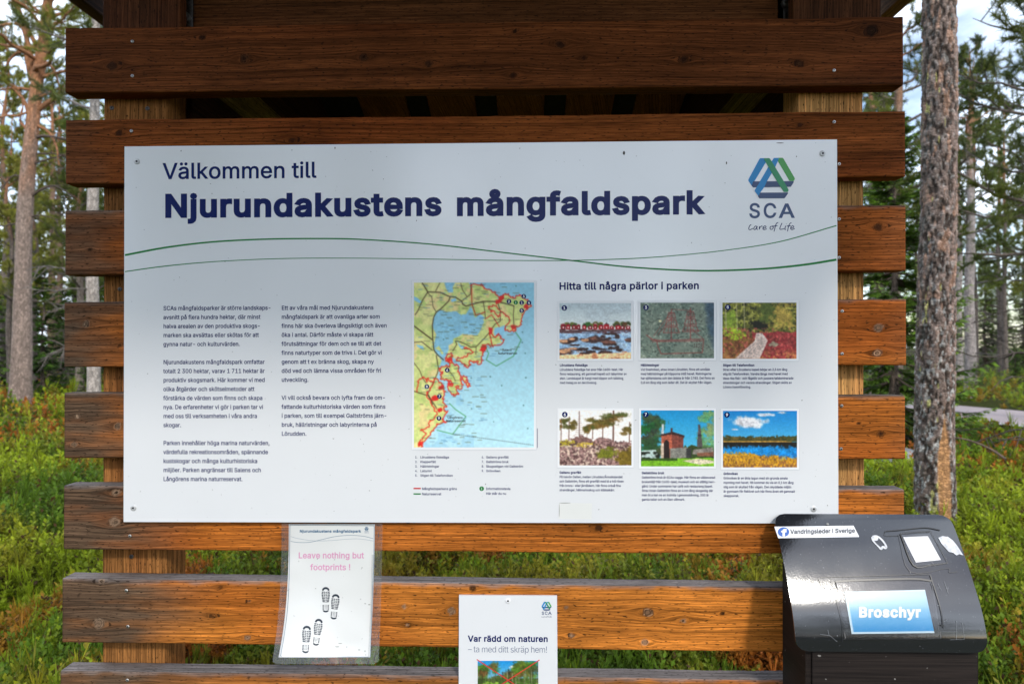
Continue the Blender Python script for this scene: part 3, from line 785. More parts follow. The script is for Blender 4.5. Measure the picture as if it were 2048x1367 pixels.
mesh_obj('rear_board', v, f, WOOD, roof, {'tint': np.tile(np.array([.06, .025, .011]), (len(v), 1)), 'grain': np.stack([v[:, 0], v[:, 2], v[:, 0] * 0], 1)})
# ------------------------------------------------------------------ the large board
def mat_panel(name, col, rough):
    m, n, l, b = new_mat(name)
    tc = N(n, 'ShaderNodeTexCoord')
    t = N(n, 'ShaderNodeTexNoise', Scale=4.0, Detail=2.0, Roughness=0.5)
    l.new(tc.outputs['Object'], t.inputs['Vector'])
    s = N(n, 'ShaderNodeTexNoise', Scale=150.0, Detail=2.0)
    l.new(tc.outputs['Object'], s.inputs['Vector'])
    c = mixc(n, l, maprange(n, l, t.outputs['Fac'], 0.15, 0.85, 0, 1.0), col, tuple(x * 0.95 for x in col))
    c = mixc(n, l, maprange(n, l, s.outputs['Fac'], 0.735, 0.76, 0, 0.75), c, (0.10, 0.09, 0.08))
    l.new(c, b.inputs['Base Color'])
    l.new(maprange(n, l, t.outputs['Fac'], 0.1, 0.9, rough - 0.05, rough + 0.07), b.inputs['Roughness'])
    b.inputs['IOR'].default_value = 1.6; b.inputs['Specular IOR Level'].default_value = 0.9
    bp = N(n, 'ShaderNodeBump', Strength=0.05, Distance=0.002)
    l.new(s.outputs['Fac'], bp.inputs['Height']); l.new(bp.outputs['Normal'], b.inputs['Normal'])
    return m
M_PANEL = mat_panel('white_panel', (0.81, 0.815, 0.83), 0.15)
M_WHITE = mat_plain('white_print', (0.84, 0.84, 0.85), 0.4)
M_SHADE = mat_plain('grey_print', (0.62, 0.63, 0.66), 0.4)
M_GREEN = mat_plain('green_print', (0.006, 0.20, 0.035), 0.42, 0, .25)
M_RED = mat_plain('red_print', (0.55, 0.015, 0.015), 0.42)
YB = -0.0115
BC = [(249, 293), (1674, 279), (1677, 1046), (247, 1043)]
def slab(name, corners_px, y_front, th, mat, parent, nx=2):
    a = [P(px, py, y_front) for px, py in corners_px]
    v = [tuple(q) for q in a] + [(q.x, y_front + th, q.z) for q in a]
    f = [(0, 1, 2, 3), (4, 7, 6, 5), (0, 4, 5, 1), (1, 5, 6, 2), (2, 6, 7, 3), (3, 7, 4, 0)]
    return mesh_obj(name, v, f, mat, parent)
c0 = P(962, 1045, YB)
board = empty('information_board', c0, 'large white welcome board with map, six photos and text, screwed across the planks', 'information board')
panel = slab('panel', BC, YB, 0.005, M_PANEL, board)
def bslope(y): return -0.0098 + (0.0121) * (y - 286) / 758.0
def lay(k): return lambda x, y: P(x, y, YB - 0.00025 * k)
for (px, py) in ((274, 323), (1645, 307), (267, 1015), (1627, 1017)): screw(board, px, py, YB, 0.0065, mat=M_ZINC)
t = Ink(lay(1), bslope)
t.text('Välkommen till', 325, 358.5, 32.5, 308, 13)
t.build('welcome_line', M_TEXT, board)
t = Ink(lay(1), bslope)
t.text('Njurundakustens', 328, 436, 48.5, 558, 34)
t.text('mångfaldspark', 912, 432.4, 48.5, 498, 34)
t.build('title', M_TEXT, board)
t = Ink(lay(1))
t.line([(250, 510), (330, 495), (420, 484), (520, 478.5), (620, 477), (720, 478.5), (860, 488), (1000, 504), (1145, 521), (1250, 533), (1350, 539.5), (1430, 541), (1530, 537), (1610, 529), (1673, 519)],
       [4, 3.6, 3.2, 3, 2.8, 2.6, 2.4, 2.4, 2.6, 3, 3.2, 3.4, 3.8, 4.2, 4.5], 6)
t.line([(250, 543), (330, 532), (430, 523), (560, 517), (700, 516), (860, 518), (1010, 520.5), (1145, 520.5), (1260, 517), (1348, 511), (1450, 500.5), (1560, 483), (1673, 451)],
       [2, 2, 1.6, 1.5, 1.4, 1.4, 1.5, 1.7, 1.7, 1.6, 1.6, 1.8, 2.2], 6)
t.build('wave_lines', M_GREEN, board)
t = Ink(lay(1), bslope)
body = ['SCAs mångfaldsparker är större landskaps-', 'avsnitt på flera hundra hektar, där minst', 'halva arealen av den produktiva skogs-', 'marken ska avsättas eller skötas för att', 'gynna natur- och kulturvärden.', '',
        'Njurundakustens mångfaldspark omfattar', 'totalt 2 300 hektar, varav 1 711 hektar är', 'produktiv skogsmark. Här kommer vi med', 'olika åtgärder och skötselmetoder att', 'förstärka de värden som finns och skapa', 'nya. De erfarenheter vi gör i parken tar vi', 'med oss till verksamheten i våra andra', 'skogar.', '',
        'Parken innehåller höga marina naturvärden,', 'värdefulla rekreationsområden, spännande', 'kustskogar och många kulturhistoriska', 'miljöer. Parken angränsar till Salens och', 'Långörens marina naturreservat.']
def block(t, lines, x, y, pitch, cap, ref, refw, bold):
    sx = refw / (text_width(ref, bold) * cap / (CAP + 2 * bold))
    for i, s in enumerate(lines):
        if s: t.text(s, x, y + i * pitch, cap, None, bold, sx)
block(t, body, 326.5, 620.3, 17.95, 8.6, body[0], 216, 15)
body2 = ['Ett av våra mål med Njurundakustens', 'mångfaldspark är att ovanliga arter som', 'finns här ska överleva långsiktigt och även', 'öka i antal. Därför måste vi skapa rätt', 'förutsättningar för dem och se till att det', 'finns naturtyper som de trivs i. Det gör vi', 'genom att t ex bränna skog, skapa ny', 'död ved och lämna vissa områden för fri', 'utveckling.', '',
         'Vi vill också bevara och lyfta fram de om-', 'fattande kulturhistoriska värden som finns', 'i parken, som till exempel Galtströms järn-', 'bruk, hällristningar och labyrinterna på', 'Lörudden.']
block(t, body2, 563, 619.6, 17.95, 8.6, body2[2], 211, 15)
t.build('body_text', M_TEXT, board)
t = Ink(lay(1), bslope)
t.text('Hitta till några pärlor i parken', 1118, 579.5, 15, 281, 26)
t.build('photo_heading', M_TEXT, board)
# legend
t = Ink(lay(1), bslope)
for i, s in enumerate(['Löruddens fiskeläge', 'Klapperfält', 'Hällristningar', 'Labyrint', 'Stigen till Telefonviken']):
    t.text('%d.' % (i + 1), 830, 916 + i * 9.1, 4.7, 5, 16); t.text(s, 840.5, 916 + i * 9.1, 4.7, None, 16, 1.0 * 0.98)
for i, s in enumerate(['Galtens gravfält', 'Galtströms bruk', 'Skogsstigen vid Galtström', 'Grönviken']):
    t.text('%d.' % (i + 6), 963, 916 + i * 9.1, 4.7, 5, 16); t.text(s, 972, 916 + i * 9.1, 4.7, None, 16, 0.98)
t.text('Mångfaldsparkens gräns', 844, 979, 4.9, 70, 16); t.text('Naturreservat', 844, 989.5, 4.9, 38.5, 16)
t.text('Informationstavla', 972, 979, 4.9, 49, 16); t.text('Här står du nu', 972, 988.6, 4.9, 40.5, 16)
t.build('legend_text', M_TEXT, board)
t = Ink(lay(1)); t.rect(827, 974.6, 841.5, 977.4); t.build('red_key', M_RED, board)
t = Ink(lay(1)); t.rect(827, 985.6, 841.5, 988.4); t.disc(963.3, 976.4, 4.6); t.build('green_key', M_GREEN, board)
t = Ink(lay(2)); t.text('i', 963.3, 979.2, 5, None, 20, center=True); t.build('key_letter', M_WHITE, board)
# emblem: interlaced blue, green and navy bands above the three letters
M_LB = mat_plain('blue_print', (0.0, 0.235, 0.565), 0.42)
M_LG = mat_plain('leaf_green_print', (0.065, 0.36, 0.075), 0.42)
M_LG2 = mat_plain('mid_green_print', (0.02, 0.27, 0.115), 0.42)
M_LN = mat_plain('slate_blue_print', (0.030, 0.065, 0.17), 0.42)
def emblem(parent, fl, ox, oy, s, slope=None, one=None, fine=True):
    """the emblem; ox, oy = px of its top left, s = px per unit of the photo's own drawing"""
    def tr(p): return [(ox + (x - 1496.5) * s, oy + (y - 316) * s) for x, y in p]
    e = empty('emblem', (0, 0, 0), None, None)
    e.location = Vector(fl(1)(ox, oy)) - parent_loc(parent); e.parent = parent
    z = lambda x, y: (1460 + x / 6.836, 300 + y / 6.836)
    navy1 = [z(*q) for q in ((318, 428), (868, 425), (872, 440), (832, 503), (315, 512), (296, 488))]
    navy2 = [z(*q) for q in ((412, 582), (790, 580), (795, 592), (752, 652), (740, 660), (402, 660), (383, 630))]
    blue1 = [z(*q) for q in ((412, 112), (500, 112), (488, 172), (318, 455), (296, 490), (250, 420), (252, 400), (402, 122))]
    blue2 = [z(*q) for q in ((600, 108), (668, 110), (654, 152), (620, 232), (415, 582), (388, 628), (338, 562), (340, 545), (572, 150))]
    grn1 = [z(*q) for q in ((462, 114), (536, 110), (552, 125), (735, 425), (800, 540), (800, 556), (788, 575), (735, 573), (640, 425), (478, 150))]
    grn2 = [z(*q) for q in ((620, 108), (718, 106), (732, 118), (886, 385), (886, 402), (868, 425), (812, 422), (655, 155), (640, 140))]
    for k, (pl, m, nm) in enumerate(((blue1, M_LB, 'blue_band'), (grn2, M_LG, 'green_band'), (blue2, M_LB, 'blue_band'), (navy1, M_LN, 'navy_band'), (navy2, M_LN, 'navy_band'), (grn1, M_LG2, 'green_band'))):
        i_ = Ink(fl(1 + k * 0.5)); i_.poly(tr(pl)); i_.build(nm, one or m, e)
    i_ = Ink(fl(4)); i_.poly(tr([z(*q) for q in ((340, 545), (415, 425), (505, 425), (470, 505), (415, 582), (388, 628), (338, 562))])); i_.build('blue_band', one or M_LB, e)
    i_ = Ink(fl(1), slope)
    x, y = tr([(1497.5, 436.3)])[0]
    i_.text('S', x, y, 30 * s, 24 * s, 16); i_.text('C', x + 28.5 * s, y - 0.2, 30 * s, 28 * s, 16); i_.text('A', x + 60 * s, y - 0.3, 29 * s, 32.5 * s, 16)
    i_.build('letters', one or M_LN, e)
    i_ = Ink(fl(1), slope)
    hand = [[(22, 0), (14, 3), (6, 20), (2, 42), (10, 52), (26, 44), (36, 36)], [(66, 18), (56, 14), (46, 26), (42, 44), (52, 50), (62, 36), (70, 16), (66, 42), (76, 50)], [(88, 16), (86, 48), (92, 26), (104, 14), (112, 18)], [(116, 36), (134, 32), (140, 20), (130, 12), (118, 26), (116, 44), (128, 50), (146, 42)],
            [(188, 16), (176, 20), (172, 38), (180, 48), (194, 42), (198, 26), (190, 14), (204, 16)], [(238, -22), (226, -18), (216, 8), (208, 52), (204, 70)], [(200, 14), (232, 10)],
            [(268, -18), (258, 10), (250, 44), (268, 46), (284, 40)], [(298, 10), (290, 46), (300, 48)], [(302, -10), (304, -8)], [(344, -20), (332, -14), (320, 18), (312, 68)], [(306, 14), (338, 10)], [(338, 36), (356, 32), (362, 18), (352, 10), (340, 24), (338, 42), (350, 50), (370, 38)]]
    for st in hand:
        i_.line(tr([(1497 + a / 4.0, 450 + (b - 6) / 5.2 + 0.6) for a, b in st]), 1.55 * s, 4)
    i_.build('handwritten_line', one or M_TEXT, e)
    return e
emblem(board, lay, 1496.5, 316, 1.0, bslope)

# ---- pictures
def picture(nm, x0, y0, x1, y1, pic, white, frame=True, number=None):
    g = empty(nm, (0, 0, 0), None, None)
    g.location = Vector(P((x0 + x1) / 2, y1, YB)) - parent_loc(board); g.parent = board
    if frame:
        b_ = 4.2
        a = Ink(lay(0.8)); a.quad([(x0 - b_ - 0.6, y0 - b_ - 0.2), (x1 + b_ + 0.9, y0 - b_ - 0.2), (x1 + b_ + 0.9, y1 + b_ + 1.4), (x0 - b_ - 0.6, y1 + b_ + 1.4)]); a.build('printed_edge', M_SHADE, g)
        a = Ink(lay(1.6)); a.rect(x0 - b_, y0 - b_, x1 + b_, y1 + b_); a.build('white_border', M_WHITE, g)
    pic.build('image', lambda u, v: P(x0 + (x1 - x0) * u, y0 + (y1 - y0) * v, YB - 0.0006), g, white)
    if number:
        a = Ink(lay(3.4)); a.disc(x0 + number[1], y0 + number[2], 5.6); a.build('badge', M_TEXT, g)
        a = Ink(lay(4.2)); a.text(number[0], x0 + number[1], y0 + number[2] + 3.1, 6.2, None, 22, center=True); a.build('badge_number', M_WHITE, g)
    return g
W1, W2 = (196, 201, 209), (222, 225, 232)
rg = np.random.default_rng(4)
# 1: red boathouses across a stony bay
p = Pic(150, 118, (176, 196, 205)); T = p.t[..., None]
p.a = np.array([168, 184, 194]) * (1 - T * 2) + np.array([205, 214, 218]) * T * 2
p.mix(sstep(0.5, 0.62, p.noise(4, 3, 4, 0.35)) * (p.t < 0.35) * 0.35, (150, 165, 178))
p.mix((p.t > 0.50).astype(float), (132, 165, 200)); p.mix(sstep(0.5, 0.6, p.noise(26, 8, 3, 0.3)) * (p.t > 0.52) * 0.55, (176, 196, 216))
for k in range(26): p.blob(rg.random(), 0.36 + rg.random() * 0.05, 0.035, 0.04, (44 + rg.integers(0, 50), 56 + rg.integers(0, 40), 32), seed=k)
for k in range(13):
    x = 0.01 + k * 0.076 + rg.random() * 0.015; w_ = 0.050 + rg.random() * 0.025; y_ = 0.345 + rg.random() * 0.05
    p.poly([(x, 0.475), (x, y_ + 0.03), (x + w_ / 2, y_), (x + w_, y_ + 0.03), (x + w_, 0.475)], (150 + rg.integers(-30, 15), 24, 34)); p.poly([(x - .006, y_ + 0.035), (x + w_ / 2, y_ - 0.004), (x + w_ + .006, y_ + 0.035), (x + w_ / 2, y_ + 0.016)], (60, 50, 56) if k % 3 else (200, 205, 206))
    p.poly([(x + w_ * .35, 0.45), (x + w_ * .35, 0.42), (x + w_ * .65, 0.42), (x + w_ * .65, 0.45)], (225, 215, 215))
p.mix(((p.t > 0.465) & (p.t < 0.54)) * sstep(0.35, 0.6, p.noise(40, 5, 3, 0.4)), (82, 50, 56)); p.poly([(0, .49), (1, .47), (1, .50), (0, .53)], (86, 62, 66))
for k in range(34):
    y_ = 0.55 + rg.random() ** 1.2 * 0.36; p.blob(rg.random() * (0.85 if y_ > .6 else 1), y_, 0.02 + y_ * 0.07 * rg.random(), 0.012 + rg.random() * 0.02, (52, 36, 34), 0.5, 24, k)
for (cx, cy, rx, ry) in ((.06, .69, .08, .05), (.18, .655, .07, .045), (.48, .645, .11, .055), (.38, .67, .08, .04), (.69, .71, .10, .045), (.97, .66, .06, .035), (.08, .87, .10, .075), (.2, .82, .07, .03)):
    p.blob(cx, cy, rx, ry, (58, 40, 38), 0.4, 14, int(cx * 90)); p.blob(cx - rx * .15, cy - ry * .15, rx * .75, ry * .55, (196, 146, 112) if cx < .4 else (112, 74, 62), 0.5, 16, int(cx * 50))
p.mix((p.t > 0.885 + 0.05 * (1 - p.u)) * 1.0, (224, 184, 142)); p.mix((p.t > 0.87) * sstep(0.55, 0.65, p.noise(20, 12, 4, 0.4)), (168, 112, 80)); p.grain(0.16)
picture('photo', 1119, 606, 1262, 717, p, W1, True, ('1', 9.7, 9.6))
# 3: ship carved in grey rock
p = Pic(150, 118, (108, 122, 112)); p.mix(sstep(.35, .65, p.noise(6, 2, 5)), (92, 110, 102)); p.mix(sstep(.55, .75, p.noise(26, 6, 3)) * .6, (150, 160, 148)); p.mix(sstep(.6, .72, p.noise(34, 16, 3)) * .7, (56, 66, 60)); p.mix(sstep(.86, 1.0, p.u + (p.noise(4, 3) - .5) * .3 - (p.t - .3) * .12) * .75, (44, 66, 92))
rc = (128, 52, 52)
S = lambda pts, w=1.5: p.line([(x, y) for x, y in pts], rc, w, .85)
S([(.08, .58), (.16, .66), (.28, .68), (.78, .66), (.86, .66), (.84, .90), (.28, .92), (.24, .80), (.22, .68), (.14, .66)], 1.7); S([(.16, .70), (.84, .69)])
for mx, mt in ((.42, .12), (.68, .10)):
    S([(mx, mt), (mx, .66)], 1.7)
    for q in range(3):
        yy_ = mt + .06 + q * .13; w_ = .055 + q * .028; S([(mx - w_, yy_ + .1), (mx - w_ * .7, yy_), (mx + w_ * .7, yy_), (mx + w_, yy_ + .1), (mx - w_, yy_ + .1)])
        S([(mx - w_ * .3, yy_), (mx - w_ * .4, yy_ + .1)], 1.0); S([(mx + w_ * .3, yy_), (mx + w_ * .4, yy_ + .1)], 1.0)
S([(.18, .60), (.42, .16)], 1); S([(.42, .12), (.68, .14)], 1); S([(.24, .58), (.40, .3)], 1); S([(.70, .48), (.85, .65)], 1); S([(.60, .48), (.82, .50)], 1.2)
p.blob(.27, .33, .02, .02, (214, 204, 160), .3, 20, 3); p.grain(.22)
gph = picture('photo', 1281, 605, 1428, 716, p, W1, True, ('3', 11, 9.4))
a = Ink(lay(3.4)); a.text('1839', 1386, 695, 8, 18, 6, skew=.15); a.build('carved_year', mat_plain('dark_red_print', (.07, .02, .02), .42), gph)
# 5: boardwalk through red bog shrubs
p = Pic(150, 114, (70, 74, 30)); p.mix(sstep(.35, .65, p.noise(9, 3, 5)), (110, 112, 42)); p.mix(sstep(.5, .7, p.noise(22, 7, 4)), (40, 42, 20)); p.mix(sstep(.55, .68, p.noise(30, 27, 3)), (150, 150, 70))
p.blob(.5, .40, .12, .09, (22, 24, 14), .4, 12, 3); p.blob(.80, .25, .17, .22, (176, 150, 70), .6, 22, 5, .4, .8); p.blob(.60, .12, .10, .2, (74, 88, 34), .5, 18, 8, .3)
p.blob(.14, .62, .16, .20, (150, 176, 40), .6, 20, 9, .4); p.blob(.12, .30, .08, .16, (126, 150, 50), .6, 20, 19, .4)
for x in (.04, .19, .29): p.line([(x, 0), (x + .01, .5)], (190, 180, 150), 2.2 if x < .1 else 1.6, .7)
p.mix(((p.t > .50 + (p.noise(5, 5) - .5) * .14) & (p.u > .4)) * 1.0, (140, 46, 50)); p.mix(((p.t > .6 + (p.noise(5, 9) - .5) * .3) & (p.u <= .45)) * .8, (118, 76, 44))
p.mix(sstep(.5, .65, p.noise(30, 14, 4)) * (p.t > .45) * .7, (176, 84, 80)); p.mix(sstep(.55, .65, p.noise(34, 15, 3)) * (p.t > .55) * .6, (80, 34, 26)); p.mix(sstep(.8, .95, p.t) * sstep(.4, .6, p.noise(24, 33, 3)) * .7, (176, 128, 72))
p.poly([(.165, 1), (.435, .68), (.455, .545), (.535, .54), (.61, .67), (.585, .76), (.50, 1)], (196, 178, 172))
for q in range(1, 6): p.line([(.165 + q * .056, 1), (.435 + q * .026, .70), (.455 + q * .014, .545)], (128, 112, 112), .8, .7)
p.blob(.70, .74, .07, .04, (150, 138, 118), .5, 20, 4); p.grain(.25)
picture('photo', 1445, 605, 1593, 717, p, W1, True, ('5', 10.6, 8.8))
# 6: old pines on a stone cairn
p = Pic(150, 114, (240, 236, 238))
def pine2(x, y0, y1, w, s_): 
    p.line([(x, y1), (x + .005, y0)], (96, 62, 50), w, 1)
    for q in range(9): p.blob(x + (rg.random() - .5) * s_, y0 + .03 + rg.random() * (y1 - y0) * .45, s_ * .26, .035, (92 + rg.integers(-20, 20), 82, 34), .7, 26, q + int(x * 77), .4, .9)
p.line([(.275, .02), (.275, .5)], (110, 84, 78), 1.8)
for q in range(9): p.line([(.275 - .015 - q * .006, .12 + q * .04), (.275 + .015 + q * .006, .11 + q * .04)], (130, 104, 96), .7, .8)
for a_ in ((.13, .12, .55, 1.6, .16), (.46, .13, .52, 1.6, .2), (.60, .1, .5, 1.8, .2), (.745, .01, .6, 3, .34), (.97, .22, .6, 1.8, .16), (.02, .15, .6, 1.5, .1), (.38, .28, .5, .6, .08)): pine2(*a_)
p.mix((p.t > .60 - .10 * np.exp(-((p.u - .62) / .17) ** 2) + (p.noise(7, 2) - .5) * .10) * 1.0, (150, 118, 116)); p.blob(.28, .55, .18, .07, (128, 96, 92), .6, 26, 2); p.blob(.1, .6, .16, .06, (176, 160, 50), .5, 16, 6); p.blob(.36, .63, .18, .04, (186, 162, 66), .5, 16, 7)
p.mix(sstep(.48, .6, p.noise(24, 41, 4)) * (p.t > .62), (208, 186, 172)); p.mix(sstep(.52, .62, p.noise(34, 45, 3)) * (p.t > .55), (92, 66, 66)); p.blob(.66, .78, .14, .10, (112, 116, 34), .5, 18, 31); p.blob(.93, .86, .13, .16, (110, 92, 30), .5, 18, 33); p.grain(.2)
picture('photo', 1119, 820, 1263, 930, p, W2, True, ('6', 10.6, 8.4))
# 7: old ironworks
p = Pic(150, 114, (40, 160, 214)); T = p.t[..., None]; p.a = np.array([22, 142, 206]) * (1 - T) + np.array([110, 200, 232]) * T
p.mix(((p.t > .62 + (p.noise(12, 4) - .5) * .14) & (p.u > .4)) * 1.0, (52, 70, 34)); 
for q in range(26): p.blob(.12 + (rg.random() - .5) * .26, .12 + rg.random() * .7, .08, .07, (26 + rg.integers(0, 40), 54 + rg.integers(0, 46), 44), .7, 26, q, .4, .9)
for q in range(22): p.blob(.9 + (rg.random() - .4) * .22, .03 + rg.random() * .65, .05, .05, (80 + rg.integers(0, 60), 150, 96), .8, 30, q + 50, .4, .8)
p.poly([(.28, .42), (.42, .40), (.585, .46), (.575, .86), (.28, .88)], (178, 92, 70)); p.poly([(.42, .40), (.585, .46), (.575, .86), (.43, .88)], (116, 62, 54)); p.poly([(.27, .43), (.43, .38), (.60, .45), (.59, .48), (.42, .43), (.28, .46)], (58, 38, 38))
p.poly([(.31, .86), (.31, .58), (.345, .52), (.385, .56), (.395, .86)], (40, 30, 30)); p.poly([(.275, .88), (.275, .60), (.31, .58), (.31, .88)], (196, 176, 160)); p.poly([(.28, .42), (.285, .24), (.31, .24), (.31, .42)], (190, 196, 204)); p.poly([(.405, .40), (.405, .31), (.435, .31), (.435, .40)], (70, 46, 44))
p.poly([(.40, .86), (.40, .68), (.64, .66), (.68, .84)], (128, 128, 122)); p.poly([(.62, .85), (.62, .68), (.69, .68), (.69, .85)], (60, 60, 62)); p.poly([(.0, .86), (.0, .72), (.2, .70), (.26, .86)], (176, 196, 196)); p.mix(((p.u < .26) & (p.t > .74) & (p.t < .88)) * sstep(.4, .6, p.noise(16, 3)), (30, 34, 26))
p.poly([(.765, .66), (.785, .25), (.81, .25), (.845, .66)], (84, 78, 80)); p.poly([(.775, .46), (.78, .43), (.83, .43), (.835, .46)], (50, 44, 46)); p.poly([(.70, .78), (.72, .70), (.98, .66), (1, .78)], (134, 128, 122)); p.poly([(.77, .82), (.77, .76), (1, .74), (1, .82)], (126, 84, 66))
p.mix((p.t > .855 + (p.noise(6, 5) - .5) * .03) * 1.0, (116, 176, 40)); p.poly([(.56, .90), (.78, .86), (1, .90), (1, .94), (.8, .97)], (206, 196, 172)); p.mix((np.abs(p.t - .875) < .02) * (p.u < .5) * .8, (34, 56, 22)); p.grain(.16)
picture('photo', 1282, 820, 1428, 932, p, W2, True, ('7', 9.7, 8.2))
# 9: lake with reeds
p = Pic(150, 114, (40, 150, 220)); T = p.t[..., None]; p.a = np.array([18, 128, 206]) * (1 - T * 1.5) + np.array([92, 186, 232]) * T * 1.5
for (cx, cy, rx, ry) in ((.36, .18, .21, .085), (.30, .20, .15, .07), (.42, .24, .14, .06), (.58, .07, .14, .03), (.8, .03, .06, .02), (.16, .33, .05, .012)): p.blob(cx, cy, rx, ry, (222, 222, 232), .5, 10, int(cx * 50), .35, .92)
p.mix(((p.t > .46 - .03 * np.abs(p.u - .5) + (p.noise(30, 3, 2) - .5) * .06) & (p.t < .54)) * 1.0, (60, 66, 34)); p.mix(((p.t > .46) & (p.t < .54)) * sstep(.5, .6, p.noise(34, 4, 3)) * .7, (104, 84, 40)); p.mix((np.abs(p.t - .545 - .03 * (p.u > .8) * (p.u - .8) * 4) < .012) * 1.0, (206, 156, 70))
p.mix((p.t > .557) * 1.0, (28, 28, 26)); p.mix(sstep(.60, .66, p.t + (p.noise(26, 13, 3, 1.4) - .5) * .10 - .03 * np.abs(p.u - .5)), (26, 138, 216)); p.mix(sstep(.72, .82, p.t) * .5, (20, 100, 190))
p.mix((p.t > .79 - .04 * (p.u < .45) + .05 * (p.u > .75) + (p.noise(40, 21, 2, 1.5) - .5) * .14) * 1.0, (196, 142, 34)); p.mix((p.t > .74) * sstep(.5, .62, p.noise(22, 25, 3, 3.0)) * (p.t > .80) * .8, (120, 76, 50)); p.mix(sstep(.9, 1, p.t) * sstep(.35, .6, p.noise(14, 29, 3, 2)) * .8, (110, 66, 60)); p.mix((p.t > .78) * sstep(.6, .68, p.noise(30, 35, 3, 3.0)) * .6, (232, 186, 60)); p.grain(.14)
picture('photo', 1446, 821, 1594, 934, p, W2, True, ('9', 8.0, 8.1))
# captions
t = Ink(lay(1), bslope); tb = Ink(lay(1), bslope)
caps = [(1119.5, 732.4, 8.7, 'Löruddens fiskeläge', 56, ['Löruddens fiskeläge har anor från 1600-talet. Här', 'finns restaurang, ett gammalt kapell och labyrinter av', 'sten. Landskapet är kargt med klippor och tallskog', 'med inslag av en del lövskog.'], 1, 134),
        (1281.5, 732.2, 8.7, 'Hällristningar', 37, ['Vid Svartviken, strax innan Lörudden, finns ett område', 'med hällristningar på klipporna intill havet. Ristningarna', 'har sjöfartstema och den äldsta är från 1783. Det finns en', '0,8 km lång stig som leder dit. Det är skyltat från vägen.'], 2, 148),
        (1446, 732.4, 8.7, 'Stigen till Telefonviken', 63, ['Strax efter Löruddens kapell börjar en 2,5 km lång', 'stig till Telefonviken. Vandra längs med havet med', 'dess rika fisk- och fågelliv och passera talldominerade', 'strandskogar och vackra strandängar. Stigen sköts av', 'Lörans hamnförening.'], 2, 141),
        (1119, 946.6, 8.7, 'Galtens gravfält', 43.5, ['På halvön Galten, mellan Lörudden/Ånnsikslandet', 'och Galtström, finns ett gravfält med bl a två rösen', 'från brons- eller järnåldern. Här finns också fina', 'strandängar, hällmarksskog och klibbalkärr.'], 1, 128.5),
        (1283.5, 947.5, 8.8, 'Galtströms bruk', 45, ['Galtströms bruk är SCAs vagga. Här finns en välbevarad', 'bruksmiljö från 1600-talet, museum och en ståtlig herr-', 'gård. Under sommaren har café och restaurang öppet.', 'Strax innan Galtström finns en 4 km lång skogsstig där', 'man bl a kan se en kolmila i genomskärning, 300 år', 'gamla tallar och en liten våtmark.'], 0, 147),
        (1447, 949, 8.8, 'Grönviken', 29, ['Grönviken är en äkta lagun med sin grunda smala', 'mynning mot havet. Hit kommer du via en 0,1 km lång', 'stig som är skyltad från vägen. Den skyddade miljön', 'är gynnsam för fisklivet och här finns även ett gammalt', 'skeppsvrak.'], 3, 143)]
for (x, y, pt, hd, hw, ls, ri, rw) in caps:
    tb.text(hd, x, y, 5.0, hw, 34)
    block(t, ls, x, y + pt, pt, 4.8, ls[ri], rw, 16)
tb.build('caption_headings', M_TEXT, board); t.build('caption_text', M_TEXT, board)
# ---- the map
MX0, MY0, MX1, MY1 = 828.0, 565.0, 1068.0, 894.0
def m1(x, y): return ((820 + x / 7.596 - MX0) / (MX1 - MX0), (550 + y / 7.596 - MY0) / (MY1 - MY0))
def m2(x, y): return m1(x, y + 1291.3)
p = Pic(242, 332, (140, 196, 220)); p.tex = .12; T = p.t[..., None]; p.a = np.array([132, 188, 214]) * (1 - T) + np.array([170, 212, 228]) * T
L1 = [m1(*q) for q in ((40, 100), (890, 100), (910, 150), (1050, 138), (1100, 165), (1140, 210), (1230, 240), (1290, 270), (1330, 320), (1340, 380), (1365, 395), (1400, 330), (1440, 285), (1490, 290), (1530, 330), (1580, 345), (1650, 310), (1700, 330), (1790, 390), (1835, 470), (1760, 520), (1720, 590), (1700, 660), (1690, 740), (1640, 780), (1605, 800), (1600, 850), (1530, 850), (1440, 825), (1480, 780), (1430, 760), (1360, 790), (1310, 800), (1270, 850), (1285, 920), (1340, 900), (1390, 960), (1375, 1000), (1412, 1022), (1330, 1040), (1260, 1078), (1170, 1045), (1105, 1085), (1120, 1150), (1090, 1230), (1100, 1300), (1050, 1345), (1000, 1310), (960, 1330), (910, 1310), (905, 1370), (850, 1395), (815, 1345), (720, 1285), (560, 1230), (440, 1391))]
L2 = [m2(*q) for q in ((430, 190), (400, 280), (460, 330), (500, 400), (530, 480), (500, 560), (515, 640), (545, 690), (520, 760), (560, 790), (520, 830), (480, 890), (545, 935), (440, 962), (380, 1030), (350, 1070), (320, 1115), (260, 1170), (200, 1240), (180, 1325), (40, 1340))]
land = (198, 208, 134)
p.poly(L1 + L2 + [(-.02, 1.02), (-.02, -.02)], land)
bay = [m1(*q) for q in ((430, 540), (470, 525), (560, 560), (700, 545), (770, 600), (850, 590), (915, 480), (945, 505), (980, 640), (1080, 645), (1130, 700), (1100, 760), (1060, 860), (1020, 912), (900, 902), (800, 890), (740, 930), (660, 962), (650, 1030), (585, 1065), (592, 1130), (565, 1180), (620, 1230), (720, 1290), (700, 1330), (590, 1400), (440, 1420), (480, 1290), (380, 1180), (365, 1080), (375, 1000), (400, 900), (350, 800), (345, 730), (370, 620))]
p.poly(bay, (134, 190, 216))
